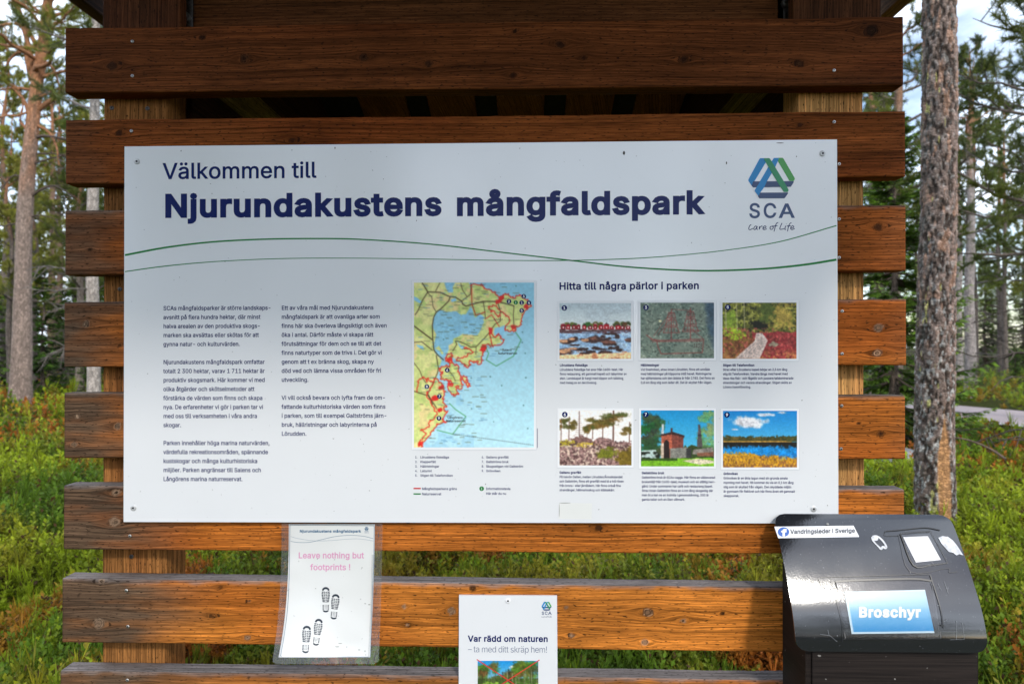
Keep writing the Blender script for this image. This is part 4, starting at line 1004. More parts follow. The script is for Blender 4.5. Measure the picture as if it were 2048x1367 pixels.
for q in ([m1(*a) for a in ((520, 105), (690, 105), (650, 180), (655, 260), (580, 265), (545, 190))], [m1(*a) for a in ((60, 320), (120, 350), (175, 400), (150, 430), (60, 380))], [m1(*a) for a in ((620, 370), (690, 345), (710, 385), (630, 410))], [m1(*a) for a in ((90, 1050), (200, 1080), (215, 1140), (120, 1090))], [m1(*a) for a in ((720, 1010), (770, 1060), (830, 1080), (800, 1130), (750, 1090))], [m1(*a) for a in ((1280, 800), (1450, 770), (1430, 900), (1380, 950), (1290, 880))], [m1(*a) for a in ((1005, 640), (1060, 580), (1130, 640), (1100, 700))]):
    p.poly(q, (134, 192, 222))
isl = [m2(*q) for q in ((440, 130), (520, 80), (590, 100), (600, 30), (560, -20), (620, -10), (660, 60), (720, 80), (740, 160), (765, 260), (800, 380), (760, 432), (705, 400), (725, 500), (700, 540), (640, 512), (560, 400), (640, 380), (645, 340), (560, 290), (480, 300), (468, 230), (500, 190), (450, 160))]
is2 = [m2(*q) for q in ((780, 260), (835, 240), (870, 330), (910, 380), (882, 412), (850, 345), (800, 300))]
is3 = [m1(*q) for q in ((530, 1250), (600, 1180), (635, 1240), (600, 1270), (635, 1320), (560, 1310))]
is4 = [m1(*q) for q in ((380, 1110), (440, 1075), (510, 1180), (490, 1210), (450, 1150))]
for q in (isl, is2, is3, is4): p.poly(q, land)
isl_land = (p.a[..., 0] > 180)
p.mix(isl_land * sstep(.5, .7, p.noise(10, 3, 4)) * .5, (226, 216, 156)); p.mix(isl_land * sstep(.56, .66, p.noise(26, 9, 3)) * .5, (160, 186, 104)); p.mix(isl_land * sstep(.62, .7, p.noise(20, 19, 3)) * .5, (232, 196, 150))
p.mix((~isl_land) * sstep(.55, .6, p.noise(18, 29, 3)) * (p.u < .5) * .3, (108, 166, 206))
rd = (60, 46, 26)
for q, w_ in (([m1(*a) for a in ((185, 115), (270, 255), (460, 262), (590, 322), (690, 335), (785, 395), (800, 440), (850, 470), (1110, 398), (1330, 402), (1580, 465))], 1.8), ([m1(*a) for a in ((270, 255), (190, 380), (120, 540), (80, 600))], 1.5), ([m1(*a) for a in ((610, 330), (590, 390), (470, 510), (400, 560), (360, 640), (340, 760), (345, 960), (365, 1140), (420, 1210), (510, 1285))], 1.7), ([m1(*a) for a in ((60, 770), (340, 980))], 2.0),
             ([m1(*a) for a in ((785, 395), (920, 290), (925, 120))], 1.2), ([m1(*a) for a in ((1330, 402), (1370, 540), (1370, 700), (1290, 745), (1190, 890), (1090, 1000), (1000, 1090), (920, 1090), (840, 1045), (730, 1000), (690, 1000), (710, 1050), (650, 1150))], 1.3), ([m1(*a) for a in ((1580, 465), (1570, 620), (1580, 780))], 1.2), ([m1(*a) for a in ((1110, 398), (1140, 560), (1145, 660))], 1.1), ([m1(*a) for a in ((60, 1020), (180, 1010), (340, 1140))], 1.2),
             ([m1(*a) for a in ((400, 1220), (430, 1400), (420, 1480), (330, 1680), (270, 1800), (330, 1900), (400, 2010))], 1.4), ([m1(*a) for a in ((60, 1330), (150, 1450), (190, 1560), (245, 1640))], 1.1), ([m1(*a) for a in ((60, 1760), (120, 1780), (280, 1830), (345, 1960))], 1.6), ([m1(*a) for a in ((455, 115), (390, 240))], 1.2), ([m1(*a) for a in ((590, 1450), (650, 1520), (690, 1600))], 1.0), ([m1(*a) for a in ((270, 270), (330, 330), (350, 480), (400, 560))], 1.0), ([m1(*a) for a in ((1005, 1090), (1000, 1200))], 1), ([m1(*a) for a in ((770, 120), (800, 230), (870, 330))], 1)):
    p.line(q, rd, w_ * 1.15, .95)
rdc = (206, 44, 32)
park = [m1(*q) for q in ((900, 150), (1050, 138), (1100, 165), (1140, 210), (1230, 240), (1290, 270), (1330, 320), (1365, 410), (1405, 330), (1440, 285), (1490, 290), (1530, 330), (1580, 345), (1650, 310), (1700, 330), (1790, 390), (1835, 470), (1760, 520), (1720, 590), (1700, 660), (1690, 740), (1640, 780), (1600, 800), (1600, 850), (1530, 850), (1440, 825), (1520, 690), (1440, 600), (1380, 540), (1300, 455), (1205, 490), (1205, 525), (1270, 560), (1345, 630), (1370, 560))]
def wig(pts, amp=.008):
    q = spline(pts, 6); n = len(q); k = np.arange(n)
    return q + np.stack([(vnoise(k * .9, k * 0, seed=3) - .5) * amp * 2, (vnoise(k * .9, k * 0 + 5, seed=4) - .5) * amp * 1.5], 1)
p.line(wig(park, .010), rdc, 2.0, .95); p.line([m1(*a) for a in ((935, 150), (940, 440), (1000, 610), (1140, 560))], (176, 60, 30), 2.0); p.line([m1(*a) for a in ((1145, 665), (1240, 600), (1360, 785))], rdc, 1.4)
for q in ([m1(*a) for a in ((1190, 880), (1290, 930), (1340, 900), (1390, 960), (1412, 1022), (1260, 1078), (1170, 1045), (1105, 1085), (1120, 1150), (1090, 1230), (1100, 1300), (1050, 1345), (1000, 1310), (960, 1330), (910, 1310), (905, 1370), (850, 1395), (815, 1345), (710, 1280), (830, 1240), (900, 1200), (950, 1160), (830, 1100), (900, 1120))], [m1(*a) for a in ((1190, 880), (1250, 1075))], isl + isl[:1], is2 + is2[:1], is3 + is3[:1], [m2(*a) for a in ((90, 470), (110, 380), (140, 290), (220, 270), (250, 330), (270, 280), (340, 330), (380, 290), (460, 330), (500, 400), (530, 480), (500, 560), (515, 640), (545, 690), (520, 760), (560, 790), (480, 890), (545, 935), (440, 962), (380, 1030), (320, 1115), (200, 1240), (180, 1325))], [m2(*a) for a in ((180, 1300), (120, 1260), (240, 1120), (180, 1070), (280, 1020), (300, 930), (400, 820), (330, 680), (270, 540), (260, 480), (300, 440), (370, 300))]):
    p.line(wig(q, .011), rdc, 2.1, .95)
for (x, y) in ((1360, 380), (1770, 470), (1225, 850), (1580, 800), (590, 1290), (490, 1700), (1120, 1110), (440, 2050), (150, 2560), (380, 1870), (590, 1640), (1400, 350)): p.blob(*m1(x, y), .021, .016, (204, 40, 34), .9, 34, x % 50)
gr = (46, 134, 62)
p.line([m1(*a) for a in ((1600, 860), (1688, 985), (1570, 1230), (1310, 1380), (1158, 1285), (1195, 1190), (1160, 1110))], gr, 1.3); p.line([m2(*a) for a in ((600, 655), (690, 745), (850, 853), (650, 1120), (410, 1060))], gr, 1.3)
d0 = np.array(m2(650, 1120)); d1 = np.array(m2(1885, 1290))
for q in range(40): p.line([d0 + (d1 - d0) * (q / 40), d0 + (d1 - d0) * ((q + .55) / 40)], (50, 66, 70), 1.0, .9)
p.line([m2(950, 330), m2(1420, 950)], (120, 160, 186), .6, .6)
for q in range(260):
    x, y = (rg.integers(70, 1100), rg.integers(130, 2560)) if q < 215 else (rg.integers(900, 1600), rg.integers(130, 1300))
    u_, v_ = m1(x, y)
    if v_ < .98 and u_ > .03: p.line([(u_, v_), (u_ + .022 + rg.random() * .03, v_)], (70, 76, 50) if rg.random() < .6 else (70, 120, 160), 1.2, .7)
for (x, y) in ((1610, 165), (1710, 865), (1705, 1020), (1750, 1185), (930, 1560), (1220, 1540), (1760, 1556), (1393, 1675), (1725, 1975), (935, 2026), (1270, 2222), (1790, 2326), (975, 830), (510, 975)): p.blob(*m1(x, y), .006, .004, (70, 120, 130), .2, 10)
p.grain(.10, 8, 80)
mp = picture('map', MX0, MY0, MX1, MY1, p, (206, 211, 218))
a = Ink(lay(3.4))
for (x, y) in ((1504, 398), (1697, 418), (1728, 322), (1806, 420), (1697, 537), (565, 1441), (256, 1690), (447, 1838), (440, 2172)): a.disc(820 + x / 7.596, 550 + y / 7.596, 4.7)
a.build('map_badges', M_TEXT, mp)
a = Ink(lay(3.4)); a.disc(820 + 1606 / 7.596, 550 + 415 / 7.596, 4.5); a.build('here_badge', M_GREEN, mp)
a = Ink(lay(4.2))
for s_, x, y in (('2', 1504, 398), ('1', 1697, 418), ('3', 1728, 322), ('4', 1806, 420), ('5', 1697, 537), ('6', 565, 1441), ('8', 256, 1690), ('7', 447, 1838), ('9', 440, 2172), ('i', 1606, 415)):
    a.text(s_, 820 + x / 7.596, 550 + y / 7.596 + 2.6, 5.2, None, 18, center=True)
a.build('map_numbers', M_WHITE, mp)
a = Ink(lay(3.4), bslope)
for s_, x0_, x1_, y in (('Salens', 1400, 1545, 1152), ('Naturreservat', 1335, 1630, 1204), ('Långörens', 570, 800, 2178), ('Naturreservat', 545, 845, 2230)): a.text(s_, 820 + x0_ / 7.596, 550 + y / 7.596, 4.8, (x1_ - x0_) / 7.596, 16)
a.text('Björkön', 820 + 1268 / 7.596, 550 + 690 / 7.596, 4.6, 19, 2); a.build('map_names', mat_plain('black_print', (.012, .014, .02), .42), mp)
a = Ink(lay(1)); a.rect(1074.2, 856, 1075.2, 895); a.build('map_credit_line', M_TEXT, mp)
# old clear-backed sticker near the lower edge (its printed square is left out) and small dirt
M_STICK = mat_panel('worn_sticker', (0.76, 0.76, 0.73), 0.5)
a = Ink(lay(1)); a.quad([(1118, 1004.5), (1184, 1006), (1183, 1037.5), (1117.5, 1036.5)]); st = a.build('sticker', M_STICK, board)
M_DIRT = mat_plain('dirt', (0.06, 0.045, 0.035), 0.8)
a = Ink(lay(1.4))
for (x, y, w_, h_) in ((1248, 306, 2.2, 4), (670, 296, 1, 2.4), (1453, 326, 1.2, 3), (1593, 313, 1, 1.4), (362, 302, .8, 1.4), (424, 387, .9, .9), (1246, 759, .8, 1), (1604, 800, 1, 1), (1655, 1010, .8, 1), (833, 441, .9, 1.2), (767, 358, .8, .8), (1130, 1005, 12, .5), (1118.5, 1020, .4, 14), (1560, 286, 8, .8)):
    a.disc(x, y, w_, 9, h_)
for q in range(60): a.disc(260 + rg.random() * 1400, 300 + rg.random() * 730, .35 + rg.random() * .4, 6)
a.build('dirt_specks', M_DIRT, board)
# ------------------------------------------------------------------ clear plastic, the hanging sheet
def mat_clear(name, tint=(0.93, 0.94, 0.95), haze=0.10, rough=0.12):
    m, n, l, b = new_mat(name)
    b.inputs['Base Color'].default_value = (0.55, 0.57, 0.60, 1)
    b.inputs['Roughness'].default_value = rough
    tr = N(n, 'ShaderNodeBsdfTransparent'); tr.inputs['Color'].default_value = tint + (1,)
    tc = N(n, 'ShaderNodeTexCoord'); t = N(n, 'ShaderNodeTexNoise', Scale=25.0, Detail=3.0)
    l.new(tc.outputs['Object'], t.inputs['Vector'])
    bp = N(n, 'ShaderNodeBump', Strength=0.25, Distance=0.004); l.new(t.outputs['Fac'], bp.inputs['Height'])
    l.new(bp.outputs['Normal'], b.inputs['Normal'])
    gl = N(n, 'ShaderNodeBsdfGlossy', Roughness=rough); l.new(bp.outputs['Normal'], gl.inputs['Normal'])
    m1_ = N(n, 'ShaderNodeMixShader', Fac=haze); l.new(tr.outputs[0], m1_.inputs[1]); l.new(b.outputs[0], m1_.inputs[2])
    fr = N(n, 'ShaderNodeFresnel', IOR=1.45)
    m2_ = N(n, 'ShaderNodeMixShader'); l.new(fr.outputs[0], m2_.inputs['Fac']); l.new(m1_.outputs[0], m2_.inputs[1]); l.new(gl.outputs[0], m2_.inputs[2])
    l.new(m2_.outputs[0], n['Material Output'].inputs['Surface'])
    return m
M_CLEAR = mat_clear('clear_plastic')
M_PAPER = mat_panel('paper', (0.74, 0.74, 0.72), 0.35)
M_PINK = mat_plain('pink_print', (0.66, 0.30, 0.47), 0.45)
M_TEAL = mat_plain('teal_print', (0.015, 0.11, 0.22), 0.45)
M_INK = mat_plain('dark_ink', (0.012, 0.022, 0.04), 0.45)
def sheet_edges(v):
    return 563 - 19.5 * v ** 2.6, 765 - 8 * v ** 1.7
def FS(px, py, off=0.0):
    v = (py - 1040) / 287.0; vc = max(0.0, v)
    xl, xr = sheet_edges(vc)
    u = (px - xl) / (xr - xl)
    fwd = vc ** 2.4 * (0.066 * (1 - u) + 0.034 * u) + 0.0035 * math.sin(u * 5.5) * vc ** 1.5
    fwd += 0.0055 * (float(fbm(np.array([u * 3.2]), np.array([vc * 4.5]), seed=6, oct=2)[0]) - .5) * min(1.0, vc * 4)
    return P(px, py, -0.0035 - max(-0.002, fwd) - off)
def grid(x0, x1, y0, y1, nx, ny, edge, f):
    v = []
    for j in range(ny):
        t = j / (ny - 1)
        for i in range(nx):
            s = i / (nx - 1); a, b = edge(t); v.append(f(a + (b - a) * s, y0 + (y1 - y0) * t))
    q = (np.arange(ny - 1)[:, None] * nx + np.arange(nx - 1)[None, :]).ravel()
    return np.array([tuple(p) for p in v]), np.stack([q, q + nx, q + nx + 1, q + 1], 1)
note = empty('laminated_notice', P(660, 1327, -0.03), 'curled laminated paper notice with four dark bootprints hanging below the large board', 'notice')
v, f = grid(0, 0, 1047.5, 1313.5, 26, 36, lambda t: (577.5 - 20.5 * t ** 2.6, 749.8 - 9.5 * t ** 1.6), lambda x, y: FS(x, y))
mesh_obj('paper', v, f, M_PAPER, note, smooth=True)
def sheet_e(t):
    a, b = sheet_edges(t); ins = 0
    if t > 0.965: ins = 9 * (1 - math.sqrt(max(0, 1 - ((t - 0.965) / 0.035) ** 2)))
    return a + ins, b - ins
v, f = grid(0, 0, 1040, 1327, 30, 60, sheet_e, lambda x, y: FS(x, y, 0.0022))
def in_paper(q):                        # the pouch shows only as a margin round the paper it holds
    i, j = q[0] % 30 + .5, q[0] // 30 + .5
    t = j / 59; py = 1040 + 287 * t; a_, b_ = sheet_e(t); px = a_ + (b_ - a_) * i / 29
    tp_ = (py - 1047.5) / 266
    return 0 < tp_ < 1 and 577.5 - 20.5 * tp_ ** 2.6 + 2 < px < 749.8 - 9.5 * tp_ ** 1.6 - 2
f = np.array([q for q in f if not in_paper(q)])
mesh_obj('plastic_pouch', v, f, M_CLEAR, note, smooth=True)
def lf(k): return lambda x, y: FS(x, y, 0.0003 * k)
Z = lambda x, y: (540 + x / 4.558, 1040 + y / 4.558)
a = Ink(lf(1)); a.text('Njurundakustens mångfaldspark', 599.3, 1064.2, 5.6, 123, 30); a.build('park_name', M_TEAL, note)
a = Ink(lf(1)); a.text('Leave nothing but', 596.5, 1115.7, 12.2, 131.5, 17); a.text('footprints !', 620.5, 1139.3, 12.2, 81, 17); a.build('message', M_PINK, note)
a = Ink(lf(1))
a.line([Z(*q) for q in ((182, 42), (175, 500), (160, 800), (130, 1040), (97, 1235))], .8, 4); a.line([Z(97, 1235), Z(905, 1243)], .7); a.line([Z(*q) for q in ((950, 50), (945, 400), (928, 800), (916, 1240))], .8, 4); a.line([Z(182, 42), Z(950, 48)], .7)
a.line([Z(*q) for q in ((188, 190), (260, 200), (360, 198), (480, 172), (600, 145), (740, 135), (860, 145), (940, 165))], .7, 6)
a.line([Z(*q) for q in ((188, 145), (260, 165), (400, 185), (560, 182), (700, 170), (820, 168), (940, 186))], .4, 6)
a.build('border_lines', M_TEAL, note)
emblem(note, lf, 729.0, 1053.0, 0.088, None, M_TEAL)
a = Ink(lf(1))
def shoe(cx, cy, w, L, ang):
    ca, sa = math.cos(ang), math.sin(ang)
    def T(pts): return [Z(cx + x * w * ca - y * L * sa, cy + x * w * sa + y * L * ca) for x, y in pts]
    def wd(y): return 0.5 * math.sqrt(max(0.02, 1 - ((y + 0.22) / 0.34) ** 2)) if y < -0.2 else (0.5 - 0.14 * (y + 0.2) / 0.3 if y < 0.1 else 0.36)
    cap = [(0.46 * math.cos(t), -0.36 + -0.14 * math.sin(t)) for t in np.linspace(0.1, math.pi - 0.1, 12)]
    a.poly(T(cap + [(-0.30, -0.345), (-0.18, -0.405), (0, -0.42), (0.18, -0.405), (0.30, -0.345)]))
    for k in range(7):
        y = -0.33 + k * 0.062; e = wd(y)
        for s_ in (-1, 1):
            a.quad(T([(s_ * e, y), (s_ * e, y + .042), (s_ * (e - .21), y + .056), (s_ * (e - .21), y + .012)]))
            a.quad(T([(s_ * .22, y + .002), (s_ * .22, y + .034), (s_ * .03, y + .062), (s_ * .03, y + .028)]))
    for k in range(4):
        y = 0.20 + k * 0.05
        for s_ in (-1, 1):
            a.quad(T([(s_ * .38, y), (s_ * .38, y + .034), (s_ * .22, y + .034), (s_ * .22, y)])); a.quad(T([(s_ * .14, y), (s_ * .14, y + .018), (s_ * .02, y + .018), (s_ * .02, y)]))
    hl = [(0.37 * math.cos(t), 0.405 + 0.09 * math.sin(t)) for t in np.linspace(0, math.pi, 12)]
    a.poly(T(hl + [(-.22, .41), (0, .432), (.22, .41)]))
shoe(508, 722, 76, 232, 0.0); shoe(590, 786, 76, 232, 0.10); shoe(432, 1018, 78, 248, 0.13); shoe(330, 1084, 82, 252, 0.06)
a.build('bootprints', M_INK, note)
a = Ink(lf(1.2))
for (x, y, w_, h_) in ((868, 757, 2, .8), (905, 766, 2.6, 1), (812, 1178, 2.6, .9), (866, 1190, 1, 1.8), (432, 350, 1, 1), (612, 1150, 5, 1.0), (640, 1120, 4, .7)):
    q = Z(x, y); a.disc(q[0], q[1], w_, 9, h_)
a.build('dirt_specks', mat_plain('pale_dirt', (.30, .29, .27), .8), note)
for (px, py) in ((757, 1068), (566, 1178), (752, 1182), (757, 1270)):   # staples through the pouch's edge
    q = P(px, py, -0.004)
    v, f = tube([(q.x, -0.0005, q.z - .005), (q.x, -0.0055, q.z - .005), (q.x + .001, -0.0055, q.z + .005), (q.x + .001, -0.0005, q.z + .005)], .0006, 5)
    mesh_obj('staple', v, f, M_DARKMETAL, note)

# ------------------------------------------------------------------ the small white plate
YP = -0.006
plate = empty('small_sign', P(1016, 1475, YP), 'small white litter sign with a red crossed-out forest picture, screwed to the lower planks', 'sign')
slab('panel', [(918, 1189.5), (1114, 1190.5), (1116, 1478), (917, 1476)], YP, 0.005, M_PANEL, plate)
def lp(k): return lambda x, y: P(x, y, YP - 0.00025 * k)
o = screw(plate, 1016, 1200.3, YP, 0.0056); o.data.materials[0] = M_WHITE
emblem(plate, lp, 1083.0, 1202.4, 0.217, None)
a = Ink(lp(1), lambda y: 0.004); a.text('Var rädd om naturen', 936, 1282.2, 12.6, 160.5, 28); a.build('title', M_TEXT, plate)
a = Ink(lp(1), lambda y: 0.006); a.text('– ta med ditt skräp hem!', 936, 1303.0, 12.4, 158.5, -9); a.build('subtitle', M_LN, plate)
p = Pic(124, 82, (60, 150, 214)); p.a = np.array([30, 140, 214]) * (1 - p.t[..., None] * 2) + np.array([120, 190, 226]) * p.t[..., None] * 2
p.blob(.58, .16, .06, .05, (220, 226, 236), .6, 20, 3); p.blob(.9, .2, .08, .06, (190, 200, 216), .6, 20, 4)
for k in range(46):
    x = rg.random(); y = .08 + rg.random() * .36 + .14 * np.exp(-((x - .45) / .12) ** 2)
    p.blob(x, y, .07, .08, (50 + rg.integers(0, 60), 92 + rg.integers(-20, 36), 40), .7, 26, k, .4, .85)
p.mix((p.t > .45) * 1.0, (66, 84, 40))
for k in range(30):
    x = rg.random(); p.line([(x, .2 + rg.random() * .2), (x + .005, .78)], (150, 148, 124) if k % 3 else (40, 40, 34), .9 + (k % 4 == 0), .8)
p.mix((p.t > .60 + (p.noise(12, 4) - .5) * .3) * 1.0, (140, 176, 66)); p.mix(sstep(.5, .65, p.noise(30, 6, 4)) * (p.t > .4) * .7, (70, 110, 40)); p.mix(sstep(.55, .65, p.noise(34, 9, 3)) * (p.t > .6) * .6, (190, 200, 110)); p.grain(.25)
g_ = picture('picture', 955.5, 1320, 1077, 1398, p, (226, 229, 236), False)
g_.parent = plate; g_.location = Vector(P(1016, 1398, YP)) - plate.location
for o in g_.children: pass
a = Ink(lp(4)); a.line([(953.5, 1317.5), (1080, 1401)], 1.9); a.line([(1079, 1318.5), (953, 1400)], 1.9); a.build('red_cross', mat_plain('cross_red', (.62, .03, .03), .42), g_)

# ------------------------------------------------------------------ brochure box with its curved lid
bx_l, bx_r = P(1592, 1270, -0.142).x, P(1977, 1270, -0.142).x
prof = spline([(-0.018, 1.142), (-0.031, 1.126), (-0.064, 1.079), (-0.100, 1.020), (-0.124, 0.974), (-0.137, 0.933), (-0.141, 0.902)], 10)
prof[:, 1] -= 0.004
ply, plz = prof[:, 0], prof[:, 1]
seg = np.r_[0, np.cumsum(np.hypot(np.diff(ply), np.diff(plz)))]
LT = seg[-1]
def lid_n(y):
    i = int(np.clip(np.searchsorted(-ply, -y), 1, len(ply) - 1))
    d = prof[i] - prof[i - 1]; n_ = np.array([d[1], -d[0]]); n_ /= np.linalg.norm(n_)
    return n_ if n_[0] < 0 or n_[1] > 0 else -n_
def LID(px, py, off=0.0):
    lo, hi = -0.1412, -0.010
    g = lambda y: P(px, py, y).z - float(np.interp(-y, -ply, plz))
    for _ in range(30):
        m = (lo + hi) / 2
        if (g(m) > 0) == (g(lo) > 0): lo = m
        else: hi = m
    y = (lo + hi) / 2
    q = P(px, py, y); n_ = lid_n(y)
    return Vector((q.x, q.y + n_[0] * off, q.z + n_[1] * off))
box_root = empty('brochure_box', ((bx_l + bx_r) / 2, -0.07, 0.5), 'black brochure box with a curved glossy lid fixed to the right end of the planks', 'brochure box')
def mat_lid():
    m, n, l, b = new_mat('black_laminate')
    tc = N(n, 'ShaderNodeTexCoord')
    s = N(n, 'ShaderNodeTexNoise', Scale=260.0, Detail=2.0); l.new(tc.outputs['Object'], s.inputs['Vector'])
    t = N(n, 'ShaderNodeTexNoise', Scale=9.0, Detail=6.0); l.new(tc.outputs['Object'], t.inputs['Vector'])
    c = mixc(n, l, maprange(n, l, s.outputs['Fac'], .70, .74, 0, .6), (0.012, 0.013, 0.016), (0.16, 0.16, 0.17))
    l.new(c, b.inputs['Base Color'])
    l.new(maprange(n, l, t.outputs['Fac'], .3, .7, .06, .12), b.inputs['Roughness'])
    b.inputs['IOR'].default_value = 1.7; b.inputs['Specular IOR Level'].default_value = 0.65
    bp = N(n, 'ShaderNodeBump', Strength=0.06, Distance=0.0008); l.new(s.outputs['Fac'], bp.inputs['Height']); l.new(bp.outputs['Normal'], b.inputs['Normal'])
    return m
M_LID = mat_lid()
def mat_boxwood():
    m, n, l, b = new_mat('dark_box_wood')
    tc = N(n, 'ShaderNodeTexCoord'); mp_ = N(n, 'ShaderNodeMapping', Scale=(6.0, 6.0, 320.0)); l.new(tc.outputs['Object'], mp_.inputs['Vector'])
    t = N(n, 'ShaderNodeTexNoise', Scale=1.0, Detail=4.0); l.new(mp_.outputs['Vector'], t.inputs['Vector'])
    s = N(n, 'ShaderNodeTexNoise', Scale=90.0, Detail=1.0); l.new(tc.outputs['Object'], s.inputs['Vector'])
    c = mixc(n, l, maprange(n, l, t.outputs['Fac'], .35, .65), (0.010, 0.007, 0.006), (0.024, 0.017, 0.014))
    c = mixc(n, l, maprange(n, l, s.outputs['Fac'], .755, .77, 0, .8), c, (0.3, 0.28, 0.26))
    l.new(c, b.inputs['Base Color']); b.inputs['Roughness'].default_value = .6; b.inputs['Specular IOR Level'].default_value = .15
    bp = N(n, 'ShaderNodeBump', Strength=0.3, Distance=0.0006); l.new(t.outputs['Fac'], bp.inputs['Height']); l.new(bp.outputs['Normal'], b.inputs['Normal'])
    return m
M_BOX = mat_boxwood()
# lid: rounded corners, 2.5 mm thick, edges bevelled by the outline
rc_ = 0.024; nT = 60
tt = np.r_[np.linspace(0, rc_, 12)[:-1], np.linspace(rc_, LT - rc_, nT - 22), np.linspace(LT - rc_, LT, 12)[1:]]
def ins(t):
    e = min(t, LT - t)
    return rc_ - math.sqrt(max(0, rc_ ** 2 - (rc_ - e) ** 2)) if e < rc_ else 0.0
nx_ = 24; top_v, bot_v = [], []
for t in tt:
    y, z = np.interp(t, seg, ply), np.interp(t, seg, plz); n_ = lid_n(y); i_ = ins(t)
    for s in np.linspace(0, 1, nx_):
        x = bx_l + i_ + (bx_r - bx_l - 2 * i_) * s
        top_v.append((x, y, z)); bot_v.append((x, y - n_[0] * .003, z - n_[1] * .003))
M_ = len(top_v); q = (np.arange(len(tt) - 1)[:, None] * nx_ + np.arange(nx_ - 1)[None, :]).ravel()
fq = np.stack([q, q + nx_, q + nx_ + 1, q + 1], 1)
rim = [r * nx_ for r in range(len(tt))] + [(len(tt) - 1) * nx_ + c for c in range(1, nx_)] + [r * nx_ + nx_ - 1 for r in range(len(tt) - 2, -1, -1)] + list(range(nx_ - 2, 0, -1))
rm = np.array([(rim[i], rim[i] + M_, rim[(i + 1) % len(rim)] + M_, rim[(i + 1) % len(rim)]) for i in range(len(rim))])
lid = mesh_obj('lid', np.array(top_v + bot_v), [fq, fq[:, ::-1] + M_], M_LID, box_root, smooth=True)
mesh_obj('lid_edge', np.array(top_v + bot_v), [rm], M_LID, box_root)
b_l, b_r = P(1610, 1300, -0.122).x, P(1955, 1300, -0.122).x
pp = [(-0.003, 0.50), (-0.003, 1.115)] + [(y + .011, z - .012) for y, z in prof[8:-2:3]] + [(-0.124, 0.90), (-0.124, 0.50)]
npp = len(pp)
v = [(b_l, y, z) for y, z in pp] + [(b_r, y, z) for y, z in pp]
f = [tuple(range(npp)), tuple(range(2 * npp - 1, npp - 1, -1))] + [(i, i + npp, (i + 1) % npp + npp, (i + 1) % npp) for i in range(npp)]
mesh_obj('box_body', v, f, M_BOX, box_root)
mesh_obj('front_flap', *box(b_l + .012, b_r - .004, -0.128, -0.1245, .52, .895, .0012), M_BOX, box_root)
def ll(k): return lambda x, y: LID(x, y, 0.0004 * k)
def lid_patch(name, quad_px, mat, k, n=14, cols=None):
    (a0, a1, a2, a3) = [np.array(q, float) for q in quad_px]
    v = []; uv = []
    for j in range(n):
        for i in range(n):
            s, t = i / (n - 1), j / (n - 1)
            q = (a0 * (1 - s) + a1 * s) * (1 - t) + (a3 * (1 - s) + a2 * s) * t
            v.append(tuple(LID(q[0], q[1], 0.0004 * k))); uv.append((s, t))
    q = (np.arange(n - 1)[:, None] * n + np.arange(n - 1)[None, :]).ravel()
    at = {'Col': cols(np.array(uv))} if cols is not None else None
    return mesh_obj(name, np.array(v), np.stack([q, q + n, q + n + 1, q + 1], 1), mat, box_root, at, smooth=True)
M_LABEL = mat_panel('label_white', (0.80, 0.80, 0.82), 0.3)
lid_patch('trail_sticker', [(1548.5, 1052.5), (1707, 1050.5), (1718.5, 1073), (1556.5, 1075.5)], M_LABEL, 1)
M_FB = mat_plain('round_logo_blue', (0.010, 0.10, 0.42), .4)
a = Ink(ll(2)); a.disc(1566.8, 1063.3, 11.4, 28, 9.6); a.build('round_logo', M_FB, box_root)
a = Ink(ll(3)); a.text('f', 1568.3, 1072.2, 14.5, 10.5, 36, center=True); a.build('logo_letter', M_LABEL, box_root)
a = Ink(ll(2), lambda y: -0.02); a.text('Vandringsleder i Sverige', 1580.5, 1067.3, 9.2, 129.5, 26); a.build('sticker_text', M_INK, box_root)
def grad(uv):
    t = uv[:, 1:2] + 0.05 * np.sin(uv[:, 1:2] * 30) * 0.3
    c0, c1, c2 = np.array([0.48, 0.66, 0.76]), np.array([0.14, 0.44, 0.66]), np.array([0.015, 0.27, 0.58])
    c = np.where(t < .5, c0 + (c1 - c0) * t * 2, c1 + (c2 - c1) * (t * 2 - 1))
    e = ((uv[:, 0:1] < .022) | (uv[:, 1:2] < .03) | (uv[:, 1:2] > .965))
    return np.where(e, np.array([0.62, 0.76, 0.82]), c)
lid_patch('brochure_label', [(1688.5, 1182.5), (1849.5, 1178.5), (1868.5, 1264.5), (1703, 1266.5)], mat_attr('label_print', .3, .5), 2, 60, grad)
a = Ink(ll(4)); a.text('Broschyr', 1716.5, 1234.0, 21.6, 125, 40); a.build('label_lettering', mat_plain('cream_print', (0.82, 0.80, 0.72), .4), box_root)
lid_patch('white_label', [(1806, 1073.5), (1855.5, 1071.5), (1881.5, 1119), (1831.5, 1124)], M_LABEL, 2)
M_FILM = mat_clear('tape_film', (0.97, 0.97, 0.98), 0.015, 0.06)
lid_patch('label_pocket', [(1671, 1163), (1864, 1163), (1881, 1275), (1690, 1277)], M_FILM, 6)
lid_patch('label_pocket', [(1801, 1066), (1861, 1064), (1895, 1126), (1826, 1130)], M_FILM, 6)
a = Ink(ll(5))
